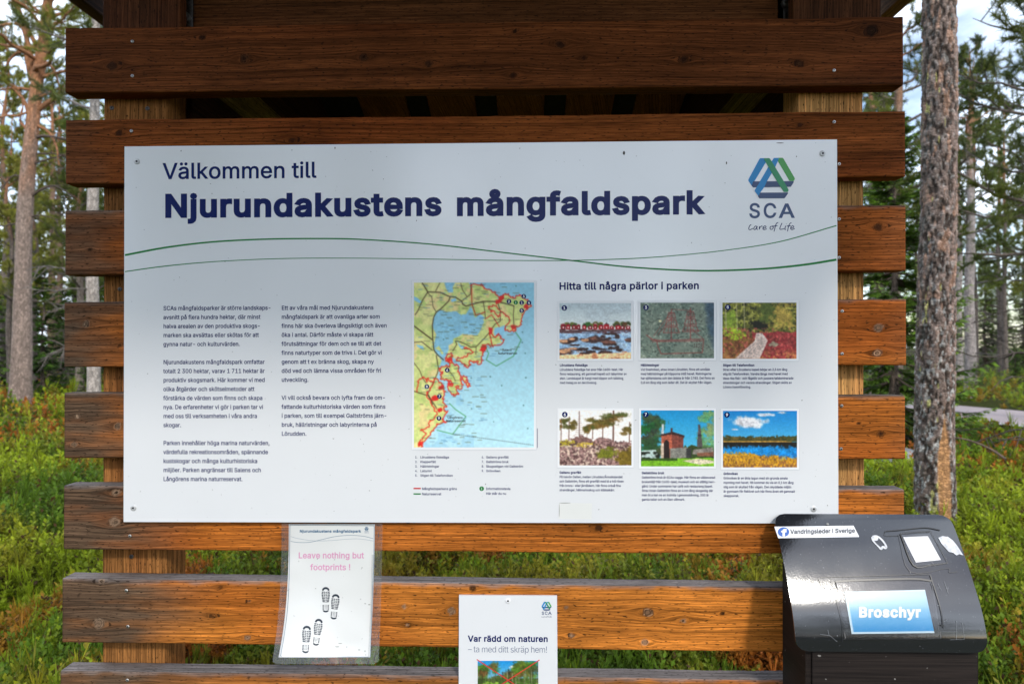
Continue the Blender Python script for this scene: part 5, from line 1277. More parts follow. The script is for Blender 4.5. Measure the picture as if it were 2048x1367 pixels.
for pts, w_ in (([(1671, 1162), (1690, 1276)], 2.4), ([(1690, 1277), (1786, 1277), (1882, 1275)], 3.2), ([(1862, 1166), (1881, 1275)], 2.0), ([(1670, 1163), (1700, 1160.5), (1770, 1158), (1830, 1157), (1862, 1161)], 3.6), ([(1640, 1154), (1700, 1152.5), (1780, 1150), (1860, 1148)], .8), ([(1636, 1155), (1648, 1176), (1672, 1176)], .8), ([(1660, 1156), (1682, 1240), (1684, 1282)], .7),
                ([(1800, 1067), (1826, 1130), (1862, 1129.5), (1895, 1125)], 2.2), ([(1800, 1067), (1830, 1064.5), (1860, 1063)], 2.6), ([(1861, 1064), (1895, 1126)], 1.4), ([(1770, 1062), (1806, 1059), (1850, 1055), (1880, 1060)], 1.8), ([(1796, 1068), (1820, 1143), (1893, 1136), (1898, 1144), (1914, 1143)], .8), ([(1860, 1150), (1880, 1215), (1886, 1255)], 1.6), ([(1880, 1250), (1886, 1250)], 3), ([(1770, 1062), (1770, 1071), (1798, 1071)], .8)):
    a.line(pts, w_, 4)
a.build('tape_edges', mat_plain('black_tape', (.004, .004, .005), .3), box_root)
M_SMEAR = mat_plain('white_smear', (.62, .63, .66), .6, noise=.25, scale=120)
a = Ink(ll(3))
ring = [(1744, 1073), (1752, 1072), (1760, 1076), (1768, 1085), (1772, 1093), (1770, 1095), (1765, 1093), (1762, 1097), (1757, 1093), (1750, 1086), (1745, 1079)]
a.line(ring + ring[:1], [4.5, 4, 3.4, 3.6, 4, 5, 4, 5, 3, 3, 4, 4.5], 4); a.disc(1751, 1077, 5, 12, 4)
a.poly([(1876, 1075), (1884, 1071.5), (1895, 1073), (1905, 1080), (1914, 1091), (1921, 1102), (1926, 1110), (1918, 1107.5), (1912, 1110), (1906, 1105), (1897, 1103), (1889, 1094), (1882, 1086)])
a.build('paint_smear', M_SMEAR, box_root)
a = Ink(ll(3))
for pts in ([(1640, 1267), (1660, 1270), (1674, 1282)], [(1655, 1258), (1658, 1270)], [(1828, 1130), (1870, 1128)], [(1862, 1122), (1870, 1132)], [(1864, 1166), (1870, 1182)], [(1875, 1166), (1882, 1180)], [(1888, 1162), (1896, 1186)], [(1883, 1244), (1894, 1238)], [(1912, 1240), (1912, 1278)], [(1880, 1210), (1874, 1210)], [(1899, 1278), (1928, 1277), (1924, 1244)], [(1880, 1262), (1914, 1262)]):
    a.line(pts, .6)
for (x, y) in ((1568, 1125), (1674, 1270), (1820, 1144)): a.disc(x, y, 1.1, 8)
a.build('scratches', mat_plain('scratch_grey', (.20, .21, .22), .5), box_root)
for (px, py) in ((1655, 1047.5),):
    q = LID(px, py + 1, 0.0006); 
    v, f = tube([(q.x, q.y + .001, q.z), (q.x, q.y - .001, q.z + .002)], [.003, .0025], 10); f.append(np.arange(10, 20)[None, :].copy())
    mesh_obj('lid_rivet', v, f, M_STEEL, box_root)
# ------------------------------------------------------------------ ground, road
def mat_ground():
    m, n, l, b = new_mat('forest_floor')
    tc = N(n, 'ShaderNodeTexCoord')
    t = N(n, 'ShaderNodeTexNoise', Scale=0.9, Detail=8.0, Roughness=.65); l.new(tc.outputs['Object'], t.inputs['Vector'])
    s = N(n, 'ShaderNodeTexNoise', Scale=14.0, Detail=6.0, Roughness=.7); l.new(tc.outputs['Object'], s.inputs['Vector'])
    c = mixc(n, l, maprange(n, l, t.outputs['Fac'], .38, .62), (0.028, 0.036, 0.008), (0.045, 0.030, 0.012))
    c = mixc(n, l, maprange(n, l, s.outputs['Fac'], .4, .62), c, (0.045, 0.060, 0.012))
    c = mixc(n, l, maprange(n, l, s.outputs['Fac'], .35, .42, 1, 0), c, (0.022, 0.016, 0.010))
    l.new(c, b.inputs['Base Color']); b.inputs['Roughness'].default_value = .95; b.inputs['Specular IOR Level'].default_value = .05
    bp = N(n, 'ShaderNodeBump', Strength=.8, Distance=.05); l.new(s.outputs['Fac'], bp.inputs['Height']); l.new(bp.outputs['Normal'], b.inputs['Normal'])
    return m
M_GROUND = mat_ground()
n_ = 90
gx = np.sign(np.linspace(-1, 1, n_)) * (np.abs(np.linspace(-1, 1, n_)) ** 2.2) * 420
GX, GY = np.meshgrid(gx, gx + 2)
q = (np.arange(n_ - 1)[:, None] * n_ + np.arange(n_ - 1)[None, :]).ravel()
GZ = np.zeros_like(GX)
tag(mesh_obj('ground', np.stack([GX, GY, GZ], -1).reshape(-1, 3), np.stack([q, q + 1, q + n_ + 1, q + n_], 1), M_GROUND), 'mossy forest floor under the shrubs', 'ground', kind='structure')
def mat_road():
    m, n, l, b = new_mat('worn_asphalt')
    tc = N(n, 'ShaderNodeTexCoord')
    t = N(n, 'ShaderNodeTexNoise', Scale=70.0, Detail=4.0); l.new(tc.outputs['Object'], t.inputs['Vector'])
    s = N(n, 'ShaderNodeTexNoise', Scale=.7, Detail=5.0); l.new(tc.outputs['Object'], s.inputs['Vector'])
    c = mixc(n, l, maprange(n, l, s.outputs['Fac'], .35, .65), (0.30, 0.245, 0.24), (0.36, 0.295, 0.29))
    c = mixc(n, l, maprange(n, l, t.outputs['Fac'], .45, .7, 0, .5), c, (0.12, 0.10, 0.10))
    l.new(c, b.inputs['Base Color']); b.inputs['Roughness'].default_value = .85
    return m
def gp(px, py): return ground_at(px, 1.5 * FPX / (py - 690))
na, nb = gp(1905, 839), gp(2048, 854)
fa = gp(1905, 812)
d = (na - nb).normalized(); nrm = Vector((-d.y, d.x, 0))
if nrm.dot(fa - na) < 0: nrm = -nrm
RW = abs(nrm.dot(fa - na))
def strip(o0, o1, z, s0=-30, s1=75, k=60):
    v = []
    for i in range(k):
        s = s0 + (s1 - s0) * i / (k - 1); bend = 0.0
        for o in (o0, o1): p_ = na + d * s + nrm * (o + bend); v.append((p_.x, p_.y, z))
    q = np.arange(k - 1) * 2
    return np.array(v), np.stack([q, q + 2, q + 3, q + 1], 1)
tag(mesh_obj('road', *strip(0, RW, 0.03), mat_road()), 'narrow pinkish grey asphalt road through the forest', 'road', kind='structure')
M_GRAVEL = mat_plain('pale_gravel', (.42, .40, .38), .9, noise=.4, scale=60)
tag(mesh_obj('road_edge', *strip(-.22, 0.02, 0.034), M_GRAVEL), 'pale gravel edge of the asphalt road', 'road edge', kind='structure')
def road_off(x, y):
    return (x - na.x) * nrm.x + (y - na.y) * nrm.y

# ------------------------------------------------------------------ ground cover
M_LEAF = mat_attr('shrub_leaf', .55, .16, 'Col', 0, 40, .38)
def unit_(a): return a / (np.linalg.norm(a, axis=-1)[..., None] + 1e-9)
def mound(x, y): return 0.03 + 0.24 * sstep(.25, .75, fbm(x * .9, y * .9, seed=5, oct=3)) + .22 * vnoise(x * 2.2, y * 2.2, seed=8) ** 2
def cover(name, n, seed, label, cat):
    r = np.random.default_rng(seed)
    px = r.uniform(-620, 2680, n); py = 716 + 820 * r.random(n) ** 1.0
    vis = ((px > -100) & (px < 390)) | ((px > 1540) & (px < 2150)) | ((py > 1040) & (px > -100) & (px < 2150))
    keep = vis | (r.random(n) < .5); px, py = px[keep], py[keep]
    dep = 1.30 * FPX / (py - 690)
    dx, dy = (px - 1024) / FPX * dep, dep
    c_, s_ = math.cos(CAM_ROT.z), math.sin(CAM_ROT.z)
    x = dx * c_ - dy * s_; y = dx * s_ + dy * c_ - 1.5
    x += r.normal(0, .06, len(x)); y += r.normal(0, .1, len(x))
    ok = (y > 0.35) & (dep < 34)
    ro = road_off(x, y); ok &= (ro < -.25) | (ro > RW + .1)
    x, y, dep, ro = x[ok], y[ok], dep[ok], ro[ok]
    H = mound(x, y); H = np.where((ro > RW), H * .5, H); H = H * (1 - .96 * sstep(-9.0, -1.5, ro) * (ro < 0.1))
    k0 = len(x); sc_ = np.clip(dep / 3.4, 1, 4.5) * r.uniform(.5, 1.25, k0)
    kind = r.random(k0)
    a = fbm(x * .75, y * .75, seed=31, oct=3); b_ = fbm(x * 1.6, y * 1.6, seed=37, oct=3); cc = fbm(x * 2.6, y * 2.6, seed=47, oct=2)
    lime = np.array([.265, .325, .017]); mid = np.array([.088, .155, .013]); olive = np.array([.25, .21, .018]); rust = np.array([.36, .10, .018]); brown = np.array([.085, .045, .018])
    w = sstep(.36, .60, a + (kind - .5) * .18)[:, None]
    col = mid * (1 - w) + lime * w
    w = sstep(.52, .70, b_)[:, None] * .85; col = col * (1 - w) + olive * w
    w = (sstep(.54, .62, cc + (kind - .5) * .14) * sstep(.42, .56, fbm(x * .6 + 7, y * .6, seed=61, oct=2)))[:, None] * .9; col = col * (1 - w) + rust * w
    col = col * r.uniform(.7, 1.25, (k0, 1))
    col = np.where((ro > RW)[:, None], col * .6 + np.array([.10, .18, .02]) * .6, col)
    # every sprig: an upright shoot with leaves in pairs along it
    nlv = 13
    lean = np.stack([r.normal(0, .30, k0), r.normal(0, .30, k0), np.ones(k0)], 1); lean = unit_(lean)
    hh = (.07 + .06 * r.random(k0)) * sc_ ** .7 * np.clip(H / .12, .35, 1)
    z0 = H * (.20 + .80 * r.random(k0) ** .6)
    tpos = np.linspace(.10, 1.0, nlv)[None, :] + r.uniform(-.05, .05, (k0, nlv))
    grass = (r.random(k0) < .10)[:, None]
    c = np.stack([x, y, z0], 1)[:, None, :] + lean[:, None, :] * (hh[:, None] * tpos)[..., None]
    th = r.uniform(0, 6.283, (k0, 1)) + np.arange(nlv)[None, :] * 2.4 + r.normal(0, .3, (k0, nlv))
    el = np.where(grass, r.uniform(1.0, 1.45, (k0, nlv)), .15 + .75 * tpos + r.normal(0, .25, (k0, nlv)))
    ax = np.stack([np.cos(th) * np.cos(el), np.sin(th) * np.cos(el), np.sin(el)], -1)
    sd = np.cross(ax, np.array([0, 0, 1.0]) + r.normal(0, .35, (k0, nlv, 3))); sd /= np.linalg.norm(sd, axis=-1)[..., None] + 1e-9
    size = (.030 * (sc_ ** .85)[:, None] * r.uniform(.65, 1.25, (k0, nlv)) * (1.1 - .35 * tpos))
    L = np.where(grass, size * 3.2, size)[..., None]; W = np.where(grass, size * .10, size * .30)[..., None]
    v = np.stack([c, c + ax * L * .5 + sd * W, c + ax * L, c + ax * L * .5 - sd * W], 2).reshape(-1, 3)
    f = np.arange(k0 * nlv * 4).reshape(-1, 4)
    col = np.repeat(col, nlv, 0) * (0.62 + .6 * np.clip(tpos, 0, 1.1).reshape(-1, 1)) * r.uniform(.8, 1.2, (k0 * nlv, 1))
    p_ = r.random((k0 * nlv, 1)); col = np.where(p_ < .06, brown, col)
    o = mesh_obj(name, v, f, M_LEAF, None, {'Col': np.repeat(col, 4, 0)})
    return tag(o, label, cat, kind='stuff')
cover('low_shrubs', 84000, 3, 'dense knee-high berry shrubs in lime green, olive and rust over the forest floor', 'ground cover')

# ------------------------------------------------------------------ bark
def mat_bark(name, sc=1.0, bump=.02, crack=.38, flat=.55):
    m, n, l, b = new_mat(name)
    at = N(n, 'ShaderNodeAttribute', attribute_name='Col')
    tc = N(n, 'ShaderNodeTexCoord'); mp_ = N(n, 'ShaderNodeMapping', Scale=(sc, sc, sc * flat)); l.new(tc.outputs['Object'], mp_.inputs['Vector'])
    wv = N(n, 'ShaderNodeTexNoise', Scale=14.0, Detail=3.0); l.new(mp_.outputs['Vector'], wv.inputs['Vector'])
    ad = mixc(n, l, .06, mp_.outputs['Vector'], wv.outputs['Color'])
    vo = N(n, 'ShaderNodeTexVoronoi', feature='DISTANCE_TO_EDGE', Scale=26.0); l.new(ad, vo.inputs['Vector'])
    v2 = N(n, 'ShaderNodeTexVoronoi', Scale=26.0); l.new(ad, v2.inputs['Vector'])
    t = N(n, 'ShaderNodeTexNoise', Scale=60.0, Detail=6.0, Roughness=.7); l.new(mp_.outputs['Vector'], t.inputs['Vector'])
    c = mixc(n, l, 1.0, at.outputs['Color'], maprange(n, l, vo.outputs['Distance'], 0.0, .16, crack, 1.12), 'MULTIPLY')
    c = mixc(n, l, 1.0, c, maprange(n, l, v2.outputs['Color'], 0.2, .8, .72, 1.3), 'MULTIPLY')
    c = mixc(n, l, 1.0, c, maprange(n, l, t.outputs['Fac'], .3, .7, .65, 1.35), 'MULTIPLY')
    l.new(c, b.inputs['Base Color']); b.inputs['Roughness'].default_value = .85; b.inputs['Specular IOR Level'].default_value = .25
    h = mixc(n, l, .45, maprange(n, l, vo.outputs['Distance'], 0, .2), t.outputs['Fac'])
    bp = N(n, 'ShaderNodeBump', Strength=.9, Distance=bump); l.new(h, bp.inputs['Height']); l.new(bp.outputs['Normal'], b.inputs['Normal'])
    return m
M_BARK = mat_bark('pine_bark', 1.5, .012, .62, .42)
M_FLAKY = mat_bark('flaky_bark', 1.5, .006, .72, 1.5)
M_TWIG = mat_attr('branch_bark', .8, .25, 'Col', .4, 30)
M_NEEDLE = mat_attr('needles', .5, .2, 'Col', 0, 40, .30)

def unit(a): return a / (np.linalg.norm(a, axis=-1)[..., None] + 1e-9)
def needles(pos, ax, n, length, width, r, col, spread=1.0):
    k = len(pos)
    A = np.repeat(ax, n, 0); Pp = np.repeat(pos, n, 0)
    d = unit(A * .55 + r.normal(0, .62 * spread, (k * n, 3)) + np.array([0, 0, .12]))
    s = unit(np.cross(d, r.normal(0, 1, (k * n, 3))))
    L = length * r.uniform(.65, 1.2, (k * n, 1)); W = width
    b0 = Pp + A * r.uniform(-.05, .05, (k * n, 1))
    v = np.stack([b0 + s * W * .5, b0 - s * W * .5, b0 + d * L], 1).reshape(-1, 3)
    tuftc = np.repeat(r.uniform(.6, 1.35, (k, 1)), n, 0)
    c = np.asarray(col) if np.ndim(col) == 2 else np.tile(np.asarray(col, float), (k * n, 1))
    if len(c) == k: c = np.repeat(c, n, 0)
    c = c * tuftc * r.uniform(.8, 1.2, (k * n, 1))
    return v, np.arange(k * n * 3).reshape(-1, 3), np.repeat(c, 3, 0)

def trunk_geo(path, rad, seg, nl, seed, flare=.35, rough=.03):
    q, w = spline(path, max(2, nl // (len(path) - 1)), np.asarray(rad, float))
    n = len(q); th = np.linspace(0, 2 * np.pi, seg, endpoint=False)
    z = q[:, 2]
    T, Zz = np.meshgrid(th, z)
    rr = w[:, None] * (1 + rough * 2 * (fbm(np.cos(T) * 3 + 9, np.sin(T) * 3 + Zz * 1.2, Zz * .7, seed=seed) - .5) * 2)
    fl = np.exp(-np.clip(Zz - z[0], 0, 99) / .28)
    rr *= 1 + flare * fl * (1 + .55 * np.sin(T * 4 + seed) )
    v = np.stack([q[:, :1] + rr * np.cos(T), q[:, 1:2] + rr * np.sin(T), np.repeat(z[:, None], seg, 1)], -1)
    i = np.arange(n - 1)[:, None] * seg; j = np.arange(seg)[None, :]
    f = np.stack([i + j, i + (j + 1) % seg, i + seg + (j + 1) % seg, i + seg + j], -1).reshape(-1, 4)
    return v.reshape(-1, 3), f, T.ravel(), np.repeat(z, seg)

GREYB, ORB = np.array([.215, .170, .140]), np.array([.36, .165, .080])
def pine_parts(seed, H, r0, crown0, n_limb, Lmax, lean=(0, 0), dead=6, needle=(.075, .105, .022), nneed=12, nl=.075, nw=.008, orange=.55, twigs=16, path=None, rad=None, extra=(), tufts=4, grey=GREYB, bend=.12):
    r = np.random.default_rng(seed)
    if path is None:
        zs = np.linspace(-.15, H, 8)
        path = np.stack([lean[0] * zs / H + np.r_[0, 0, r.normal(0, bend, 6)], lean[1] * zs / H + np.r_[0, 0, r.normal(0, bend, 6)], zs], 1)
        rad = r0 * np.array([1.08, .97, .88, .78, .66, .5, .3, .06])
    path = np.asarray(path, float)
    tv, tf, T, Zt = trunk_geo(path, rad, 20, 70, seed)
    w = sstep(orange - .18, orange + .12, Zt / H + (vnoise(T * 2, Zt * 3, seed=seed) - .5) * .2)[:, None]
    tc = grey * (1 - w) + ORB * w
    tc = tc * (0.8 + .4 * fbm(np.cos(T) * 4, Zt * 2, np.sin(T) * 4, seed=seed + 1)[:, None])
    sp = spline(path, 10)
    def at(h):
        i = int(np.clip(np.searchsorted(sp[:, 2], h), 1, len(sp) - 1)); return sp[i]
    limbs, lc, pos, ax, nc = [], [], [], [], []
    def limb(p0, dirv, L, rb, live, up):
        n = 9; s = np.linspace(0, 1, n)[:, None]
        side = unit(np.cross(dirv, [0, 0, 1.0]))
        p_ = np.asarray(p0) + dirv * L * s + np.array([0, 0, up]) * L * s ** 2.2 + side * (np.cumsum(r.normal(0, .035, n))[:, None]) * L + np.array([0, 0, 1.0]) * np.cumsum(r.normal(0, .022, n))[:, None] * L
        ra = rb * (1 - s[:, 0]) ** .8 + .004
        grow(p_, ra, L, live)
    def grow(p_, ra, L, live):
        n = len(p_)
        limbs.append(tube(p_, ra, 6)); c0 = ORB * .8 if p_[0][2] > H * orange else grey * (.55 if live else .34)
        lc.append(np.tile(c0, (len(p_) * 6, 1)))
        m = int(twigs * (1 if live else .5) * (.5 + L / max(Lmax, .1)))
        for _ in range(m):
            u = r.uniform(.25 if live else .3, 1.0) * (n - 1); i = int(min(u, n - 2)); b0 = p_[i] + (p_[i + 1] - p_[i]) * (u - i)
            dd = unit(unit(p_[i + 1] - p_[i]) * .6 + r.normal(0, .55, 3) + np.array([0, 0, .15 if live else -.25]))
            l_ = r.uniform(.22, .55) * (1 - .35 * u / n) * (min(1.0, L / 1.6) * .6 + .5)
            e1 = b0 + dd * l_ * .5; e2 = e1 + unit(dd + r.normal(0, .3, 3) + np.array([0, 0, .2 if live else -.2])) * l_ * .5
            tw = np.array([b0, e1, e2])
            limbs.append(tube(tw, [.009, .006, .003], 4)); lc.append(np.tile(grey * .42, (12, 1)))
            if live:
                for q_ in np.linspace(.45, 1.0, tufts):
                    pos.append(e1 + (e2 - e1) * (q_ - .5) * 2 if q_ > .5 else b0 + (e1 - b0) * q_ * 2); ax.append(unit(e2 - e1))
    for k in range(n_limb):
        f_ = (k + r.random()) / n_limb; h = crown0 + (H - crown0) * f_ ** .9 * .97
        az = k * 2.4 + r.normal(0, .5); L = Lmax * (1 - .72 * f_) * r.uniform(.65, 1.1); el = r.uniform(-.05, .35) + f_ * .6
        limb(at(h), np.array([math.cos(az) * math.cos(el), math.sin(az) * math.cos(el), math.sin(el)]), L, r0 * .26 * (1 - .6 * f_), True, .12)
    for k in range(dead):
        h = crown0 * r.uniform(.25, 1.0) ; az = r.uniform(0, 6.28); el = r.uniform(-.35, .15)
        limb(at(h), np.array([math.cos(az) * math.cos(el), math.sin(az) * math.cos(el), math.sin(el)]), Lmax * r.uniform(.3, .7), r0 * .11, False, -.05)
    for (pts, rr, live) in extra:
        p_ = spline(pts, 4); grow(p_, np.linspace(rr, rr * .35, len(p_)), float(np.linalg.norm(p_[-1] - p_[0])), live)
    out = {'trunk': (tv, tf, tc)}
    if limbs:
        lv, lf_ = merge(limbs); out['branches'] = (lv, lf_, np.concatenate(lc))
    if pos:
        pos, ax = np.array(pos), np.array(ax)
        cl = fbm(pos[:, 0] * 1.3, pos[:, 1] * 1.3, pos[:, 2] * 1.3, seed=seed, oct=2)[:, None]
        cb = np.asarray(needle) * (0.65 + .7 * cl) + np.array([.04, .03, 0]) * sstep(.5, .7, cl)
        out['crown'] = needles(pos, ax, nneed, nl, nw, r, cb)
    return out

def spruce_parts(seed, H, r0, W, z0=.15, needle=(.030, .058, .014), step=.20, dens=1.0):
    r = np.random.default_rng(seed)
    path = np.stack([np.r_[0, 0, r.normal(0, .03, 5)], np.r_[0, 0, r.normal(0, .03, 5)], np.linspace(-.1, H, 7)], 1)
    tv, tf, T, Zt = trunk_geo(path, r0 * np.linspace(1.05, .06, 7), 14, 50, seed)
    tc = np.tile(np.array([.13, .095, .075]), (len(tv), 1)) * (0.8 + .4 * fbm(np.cos(T) * 4, Zt * 2, np.sin(T) * 4, seed=seed + 1)[:, None])
    limbs, lc, V, C = [], [], [], []
    h = z0
    while h < H - .06:
        f_ = (h - z0) / (H - z0); L0 = W * (1 - f_) ** .85 + .05
        for k in range(int(r.integers(5, 8))):
            az = r.uniform(0, 6.283); L = L0 * r.uniform(.6, 1.12); n = 7; s = np.linspace(0, 1, n)[:, None]
            el = .25 - .55 * (1 - f_) ; dv = np.array([math.cos(az), math.sin(az), math.sin(el) * .8])
            p_ = np.array([0, 0, h + r.uniform(-.06, .06)]) + dv * L * s + np.array([0, 0, -.10]) * L * s * (1 - s) * 4 + np.array([0, 0, .10]) * L * s ** 3
            limbs.append(tube(p_, .012 * (1 - s[:, 0]) * (.4 + L) + .002, 4)); lc.append(np.tile(np.array([.07, .05, .04]), (n * 4, 1)))
            m = int((26 + 42 * L) * dens)
            u = r.uniform(.10, 1.02, m) * (n - 1); i = np.minimum(u.astype(int), n - 2); b0 = p_[i] + (p_[i + 1] - p_[i]) * (u - i)[:, None]
            fw = unit(p_[-1] - p_[0]); sd = unit(np.cross(fw, [0, 0, 1.0]))
            sg = np.where(r.random(m) < .5, -1, 1)[:, None]
            l_ = (.07 + .26 * L * (1 - u / (n - 1)) * .5 + .03)[:, None] * r.uniform(.6, 1.2, (m, 1))
            dd = unit(fw * .75 + sd * sg * r.uniform(.35, 1.0, (m, 1)) + np.stack([r.normal(0, .15, m), r.normal(0, .15, m), r.normal(-.22, .18, m)], 1))
            nn = unit(np.cross(dd, unit(np.array([0, 0, 1.0]) + r.normal(0, .45, (m, 3)))))
            wv = np.clip(l_ * .13, .010, .028)
            mid = b0 + dd * l_ * .5
            V.append(np.stack([b0, mid + nn * wv, b0 + dd * l_, mid - nn * wv], 1).reshape(-1, 3))
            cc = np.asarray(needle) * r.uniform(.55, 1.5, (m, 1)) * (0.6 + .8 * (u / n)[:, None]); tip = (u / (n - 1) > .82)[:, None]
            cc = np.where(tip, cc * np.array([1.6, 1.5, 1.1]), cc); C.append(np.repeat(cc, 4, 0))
        h += step * r.uniform(.7, 1.2) * (1 - .45 * f_)
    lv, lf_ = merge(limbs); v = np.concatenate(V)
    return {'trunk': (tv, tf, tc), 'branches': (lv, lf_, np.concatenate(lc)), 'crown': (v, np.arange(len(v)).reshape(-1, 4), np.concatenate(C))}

def tree(parts, name, loc, label, group=None, rz=0.0, s=1.0, cat='tree', bark=None):
    root = empty(name, (0, 0, 0), label, cat, group)
    for nm, (v, f, c) in parts.items():
        mat = {'trunk': bark or M_BARK, 'branches': M_TWIG, 'crown': M_NEEDLE}[nm]
        mesh_obj(nm, v, f if isinstance(f, list) else f, mat, root, {'Col': c}, smooth=(nm == 'trunk'))
    root.location = loc; root.rotation_euler = (0, 0, rz); root.scale = (s, s, s)
    return root
def copy_tree(src, loc, label, group=None, rz=0.0, s=1.0):
    r = src.copy(); COL.objects.link(r)
    r.location = loc; r.rotation_euler = (0, 0, rz); r.scale = (s, s, s); r['label'] = label
    if group: r['group'] = group
    elif 'group' in r.keys(): del r['group']
    for ch in src.children:
        c = ch.copy(); COL.objects.link(c); c.parent = r
    return r

# ---- the leaning pine at the far left
def tp(px, py, dep):             # a point at forward depth dep seen at px, py
    q_ = ray(px, py); return CAM_LOC + q_ * dep
DA = 13.5
base = ground_at(40, DA)
def A_(px, py, dd=0.0):
    q_ = tp(px, py, DA + dd) - base; return (q_.x, q_.y, q_.z)
pathA = [A_(40, 850), A_(41, 800), A_(44, 700), A_(46, 560), A_(50, 420), A_(62, 280), A_(75, 160), A_(88, 80), A_(94, 20), A_(104, -90), A_(100, -260)]
radA = np.array([27, 24.5, 22.5, 18.5, 17.5, 15.5, 13.5, 12.5, 11, 8, 3]) / FPX * DA * .80
xA = [([A_(75, 95), A_(40, 30), A_(24, 0), A_(10, -40)], .045, False), ([A_(66, 130), A_(48, 60), A_(30, 48), A_(0, 52), A_(-20, 60)], .05, False), ([A_(62, 160), A_(52, 100), A_(56, 84), A_(40, 20), A_(22, -8)], .05, True),
      ([A_(66, 150), A_(58, 110), A_(36, 105), A_(16, 125), A_(10, 150)], .04, True), ([A_(82, 155), A_(100, 150), A_(130, 142), A_(170, 130)], .045, False), ([A_(78, 218), A_(104, 200), A_(128, 180), A_(165, 172)], .055, True),
      ([A_(75, 200), A_(98, 185), A_(130, 172)], .03, False), ([A_(70, 275), A_(92, 272), A_(130, 278), A_(150, 282)], .04, False), ([A_(72, 250), A_(95, 262), A_(112, 290), A_(118, 330)], .035, False), ([A_(62, 250), A_(50, 205), A_(30, 180), A_(0, 145)], .04, False),
      ([A_(55, 260), A_(40, 240), A_(46, 210), A_(38, 180)], .03, False), ([A_(60, 180), A_(35, 176), A_(0, 180), A_(-30, 190)], .03, True), ([A_(60, 330), A_(90, 320), A_(128, 310)], .028, False), ([A_(55, 400), A_(80, 380), A_(110, 372), A_(150, 395)], .03, False), ([A_(56, 370), A_(30, 350), A_(0, 380)], .022, False),
      ([A_(88, 130), A_(105, 135), A_(118, 170), A_(126, 210)], .03, False), ([A_(50, 440), A_(78, 430), A_(120, 440)], .02, False), ([A_(92, 60), A_(110, 50), A_(140, 40)], .03, True), ([A_(80, 70), A_(80, 50), A_(95, 58, -.4), A_(86, 66, -.5)], .02, True), ([A_(90, 30), A_(60, 10), A_(30, -10)], .03, True), ([A_(94, 20), A_(120, 20), A_(150, 36)], .03, True), ([A_(94, 10), A_(118, -5), A_(160, 10)], .03, True), ([A_(40, 180), A_(24, 170), A_(-10, 155)], .03, True)]
pa = pine_parts(5, 9.5, .18, 6.6, 20, 2.0, dead=5, path=pathA, rad=radA, extra=xA, needle=(.20, .22, .034), nneed=18, nl=.10, nw=.008, tufts=6, orange=.60, twigs=13, grey=np.array([.25, .185, .15]))
tree(pa, 'pine_tree', base, 'tall leaning pine at the left, grey trunk turning orange near the top')
# ---- straight pale pine half hidden by the left post
DB = 11.0
pb = pine_parts(8, 11, .098, 4.6, 22, 1.7, lean=(.05, 0), dead=9, needle=(.10, .13, .03), grey=np.array([.36, .31, .27]), orange=.8, bend=.02, nneed=18, tufts=6, nl=.1)
tree(pb, 'pine_tree', ground_at(187, DB), 'straight pale grey pine trunk seen just left of the shelter post')
# ---- the rough-barked trunk on the right
DG = 4.7
gb = ground_at(1872, DG)
def G_(px, py): q_ = tp(px, py, DG) - gb; return (q_.x, q_.y, q_.z)
pathG = [(0, 0, -.1), G_(1871, 1120), G_(1871, 1000), G_(1870, 800), G_(1872, 600), G_(1877, 400), G_(1879, 200), G_(1878, 0), G_(1876, -300), G_(1880, -900), G_(1870, -1500)]
radG = np.array([46, 42, 40.5, 38.5, 36.5, 34.5, 33.5, 32.5, 30, 22, 8]) / FPX * DG * .87
tv, tf, T, Zt = trunk_geo(pathG, radG, 150, 900, 3, .12, .02)
cx = np.array([np.interp(Zt, [p_[2] for p_ in pathG], [p_[k] for p_ in pathG]) for k in (0, 1)]).T
ca, sa = np.cos(T), np.sin(T)
fl = fbm(T * 5.2, Zt * 20, seed=3, oct=4); fl2 = fbm(T * 12, Zt * 42, seed=13, oct=3)
scar = sstep(.12, .0, np.abs(T - 4.66 - .16 * (fbm(Zt * 5, Zt * 0, seed=2) - .5)) - .36 * sstep(1.08, .72, Zt) + .06) * sstep(1.18, 1.02, Zt)
ridge = sstep(.30, .62, fl) * .014 + sstep(.45, .75, fl2) * .006
lowsm = sstep(4.95, 5.3, T) * sstep(1.3, .95, Zt)
ridge = ridge * (1 - scar * .95) * (1 - .6 * lowsm)
rad_now = tv[:, :2] - cx
tv[:, :2] += unit(rad_now) * (ridge - .008)[:, None]
grey, brown, pink = np.array([.180, .133, .110]), np.array([.052, .036, .028]), np.array([.30, .200, .160])
c = brown + (grey - brown) * sstep(.36, .58, fl)[:, None]
c = c * (.72 + .55 * fl2[:, None])
ww = (sstep(4.2, 5.3, T) * sstep(.42, .6, fl))[:, None] * .7; c = c * (1 - ww) + pink * ww  # paler pinkish flakes on the right paint the trunk's sunlit side
spk = sstep(.60, .68, fbm(T * 9, Zt * 36, seed=23, oct=2))[:, None] * (.35 + .65 * sstep(2.6, 1.0, Zt))[:, None] * .75
c = c * (1 - spk) + np.array([.40, .40, .375]) * spk
orr = (sstep(.64, .72, fbm(T * 4, Zt * 12, seed=29, oct=2)) * sstep(1.2, 2.0, Zt))[:, None] * .5; c = c * (1 - orr) + np.array([.42, .235, .15]) * orr
li = (sstep(4.3, 3.3, T) * sstep(.5, .62, fbm(T * 7, Zt * 22, seed=33, oct=3)))[:, None] * .55; c = c * (1 - li) + np.array([.055, .062, .050]) * li
yel = (sstep(.78, .82, fbm(T * 6, Zt * 9, seed=39, oct=2)) * (T < 4.5))[:, None] * .8; c = c * (1 - yel) + np.array([.40, .38, .12]) * yel
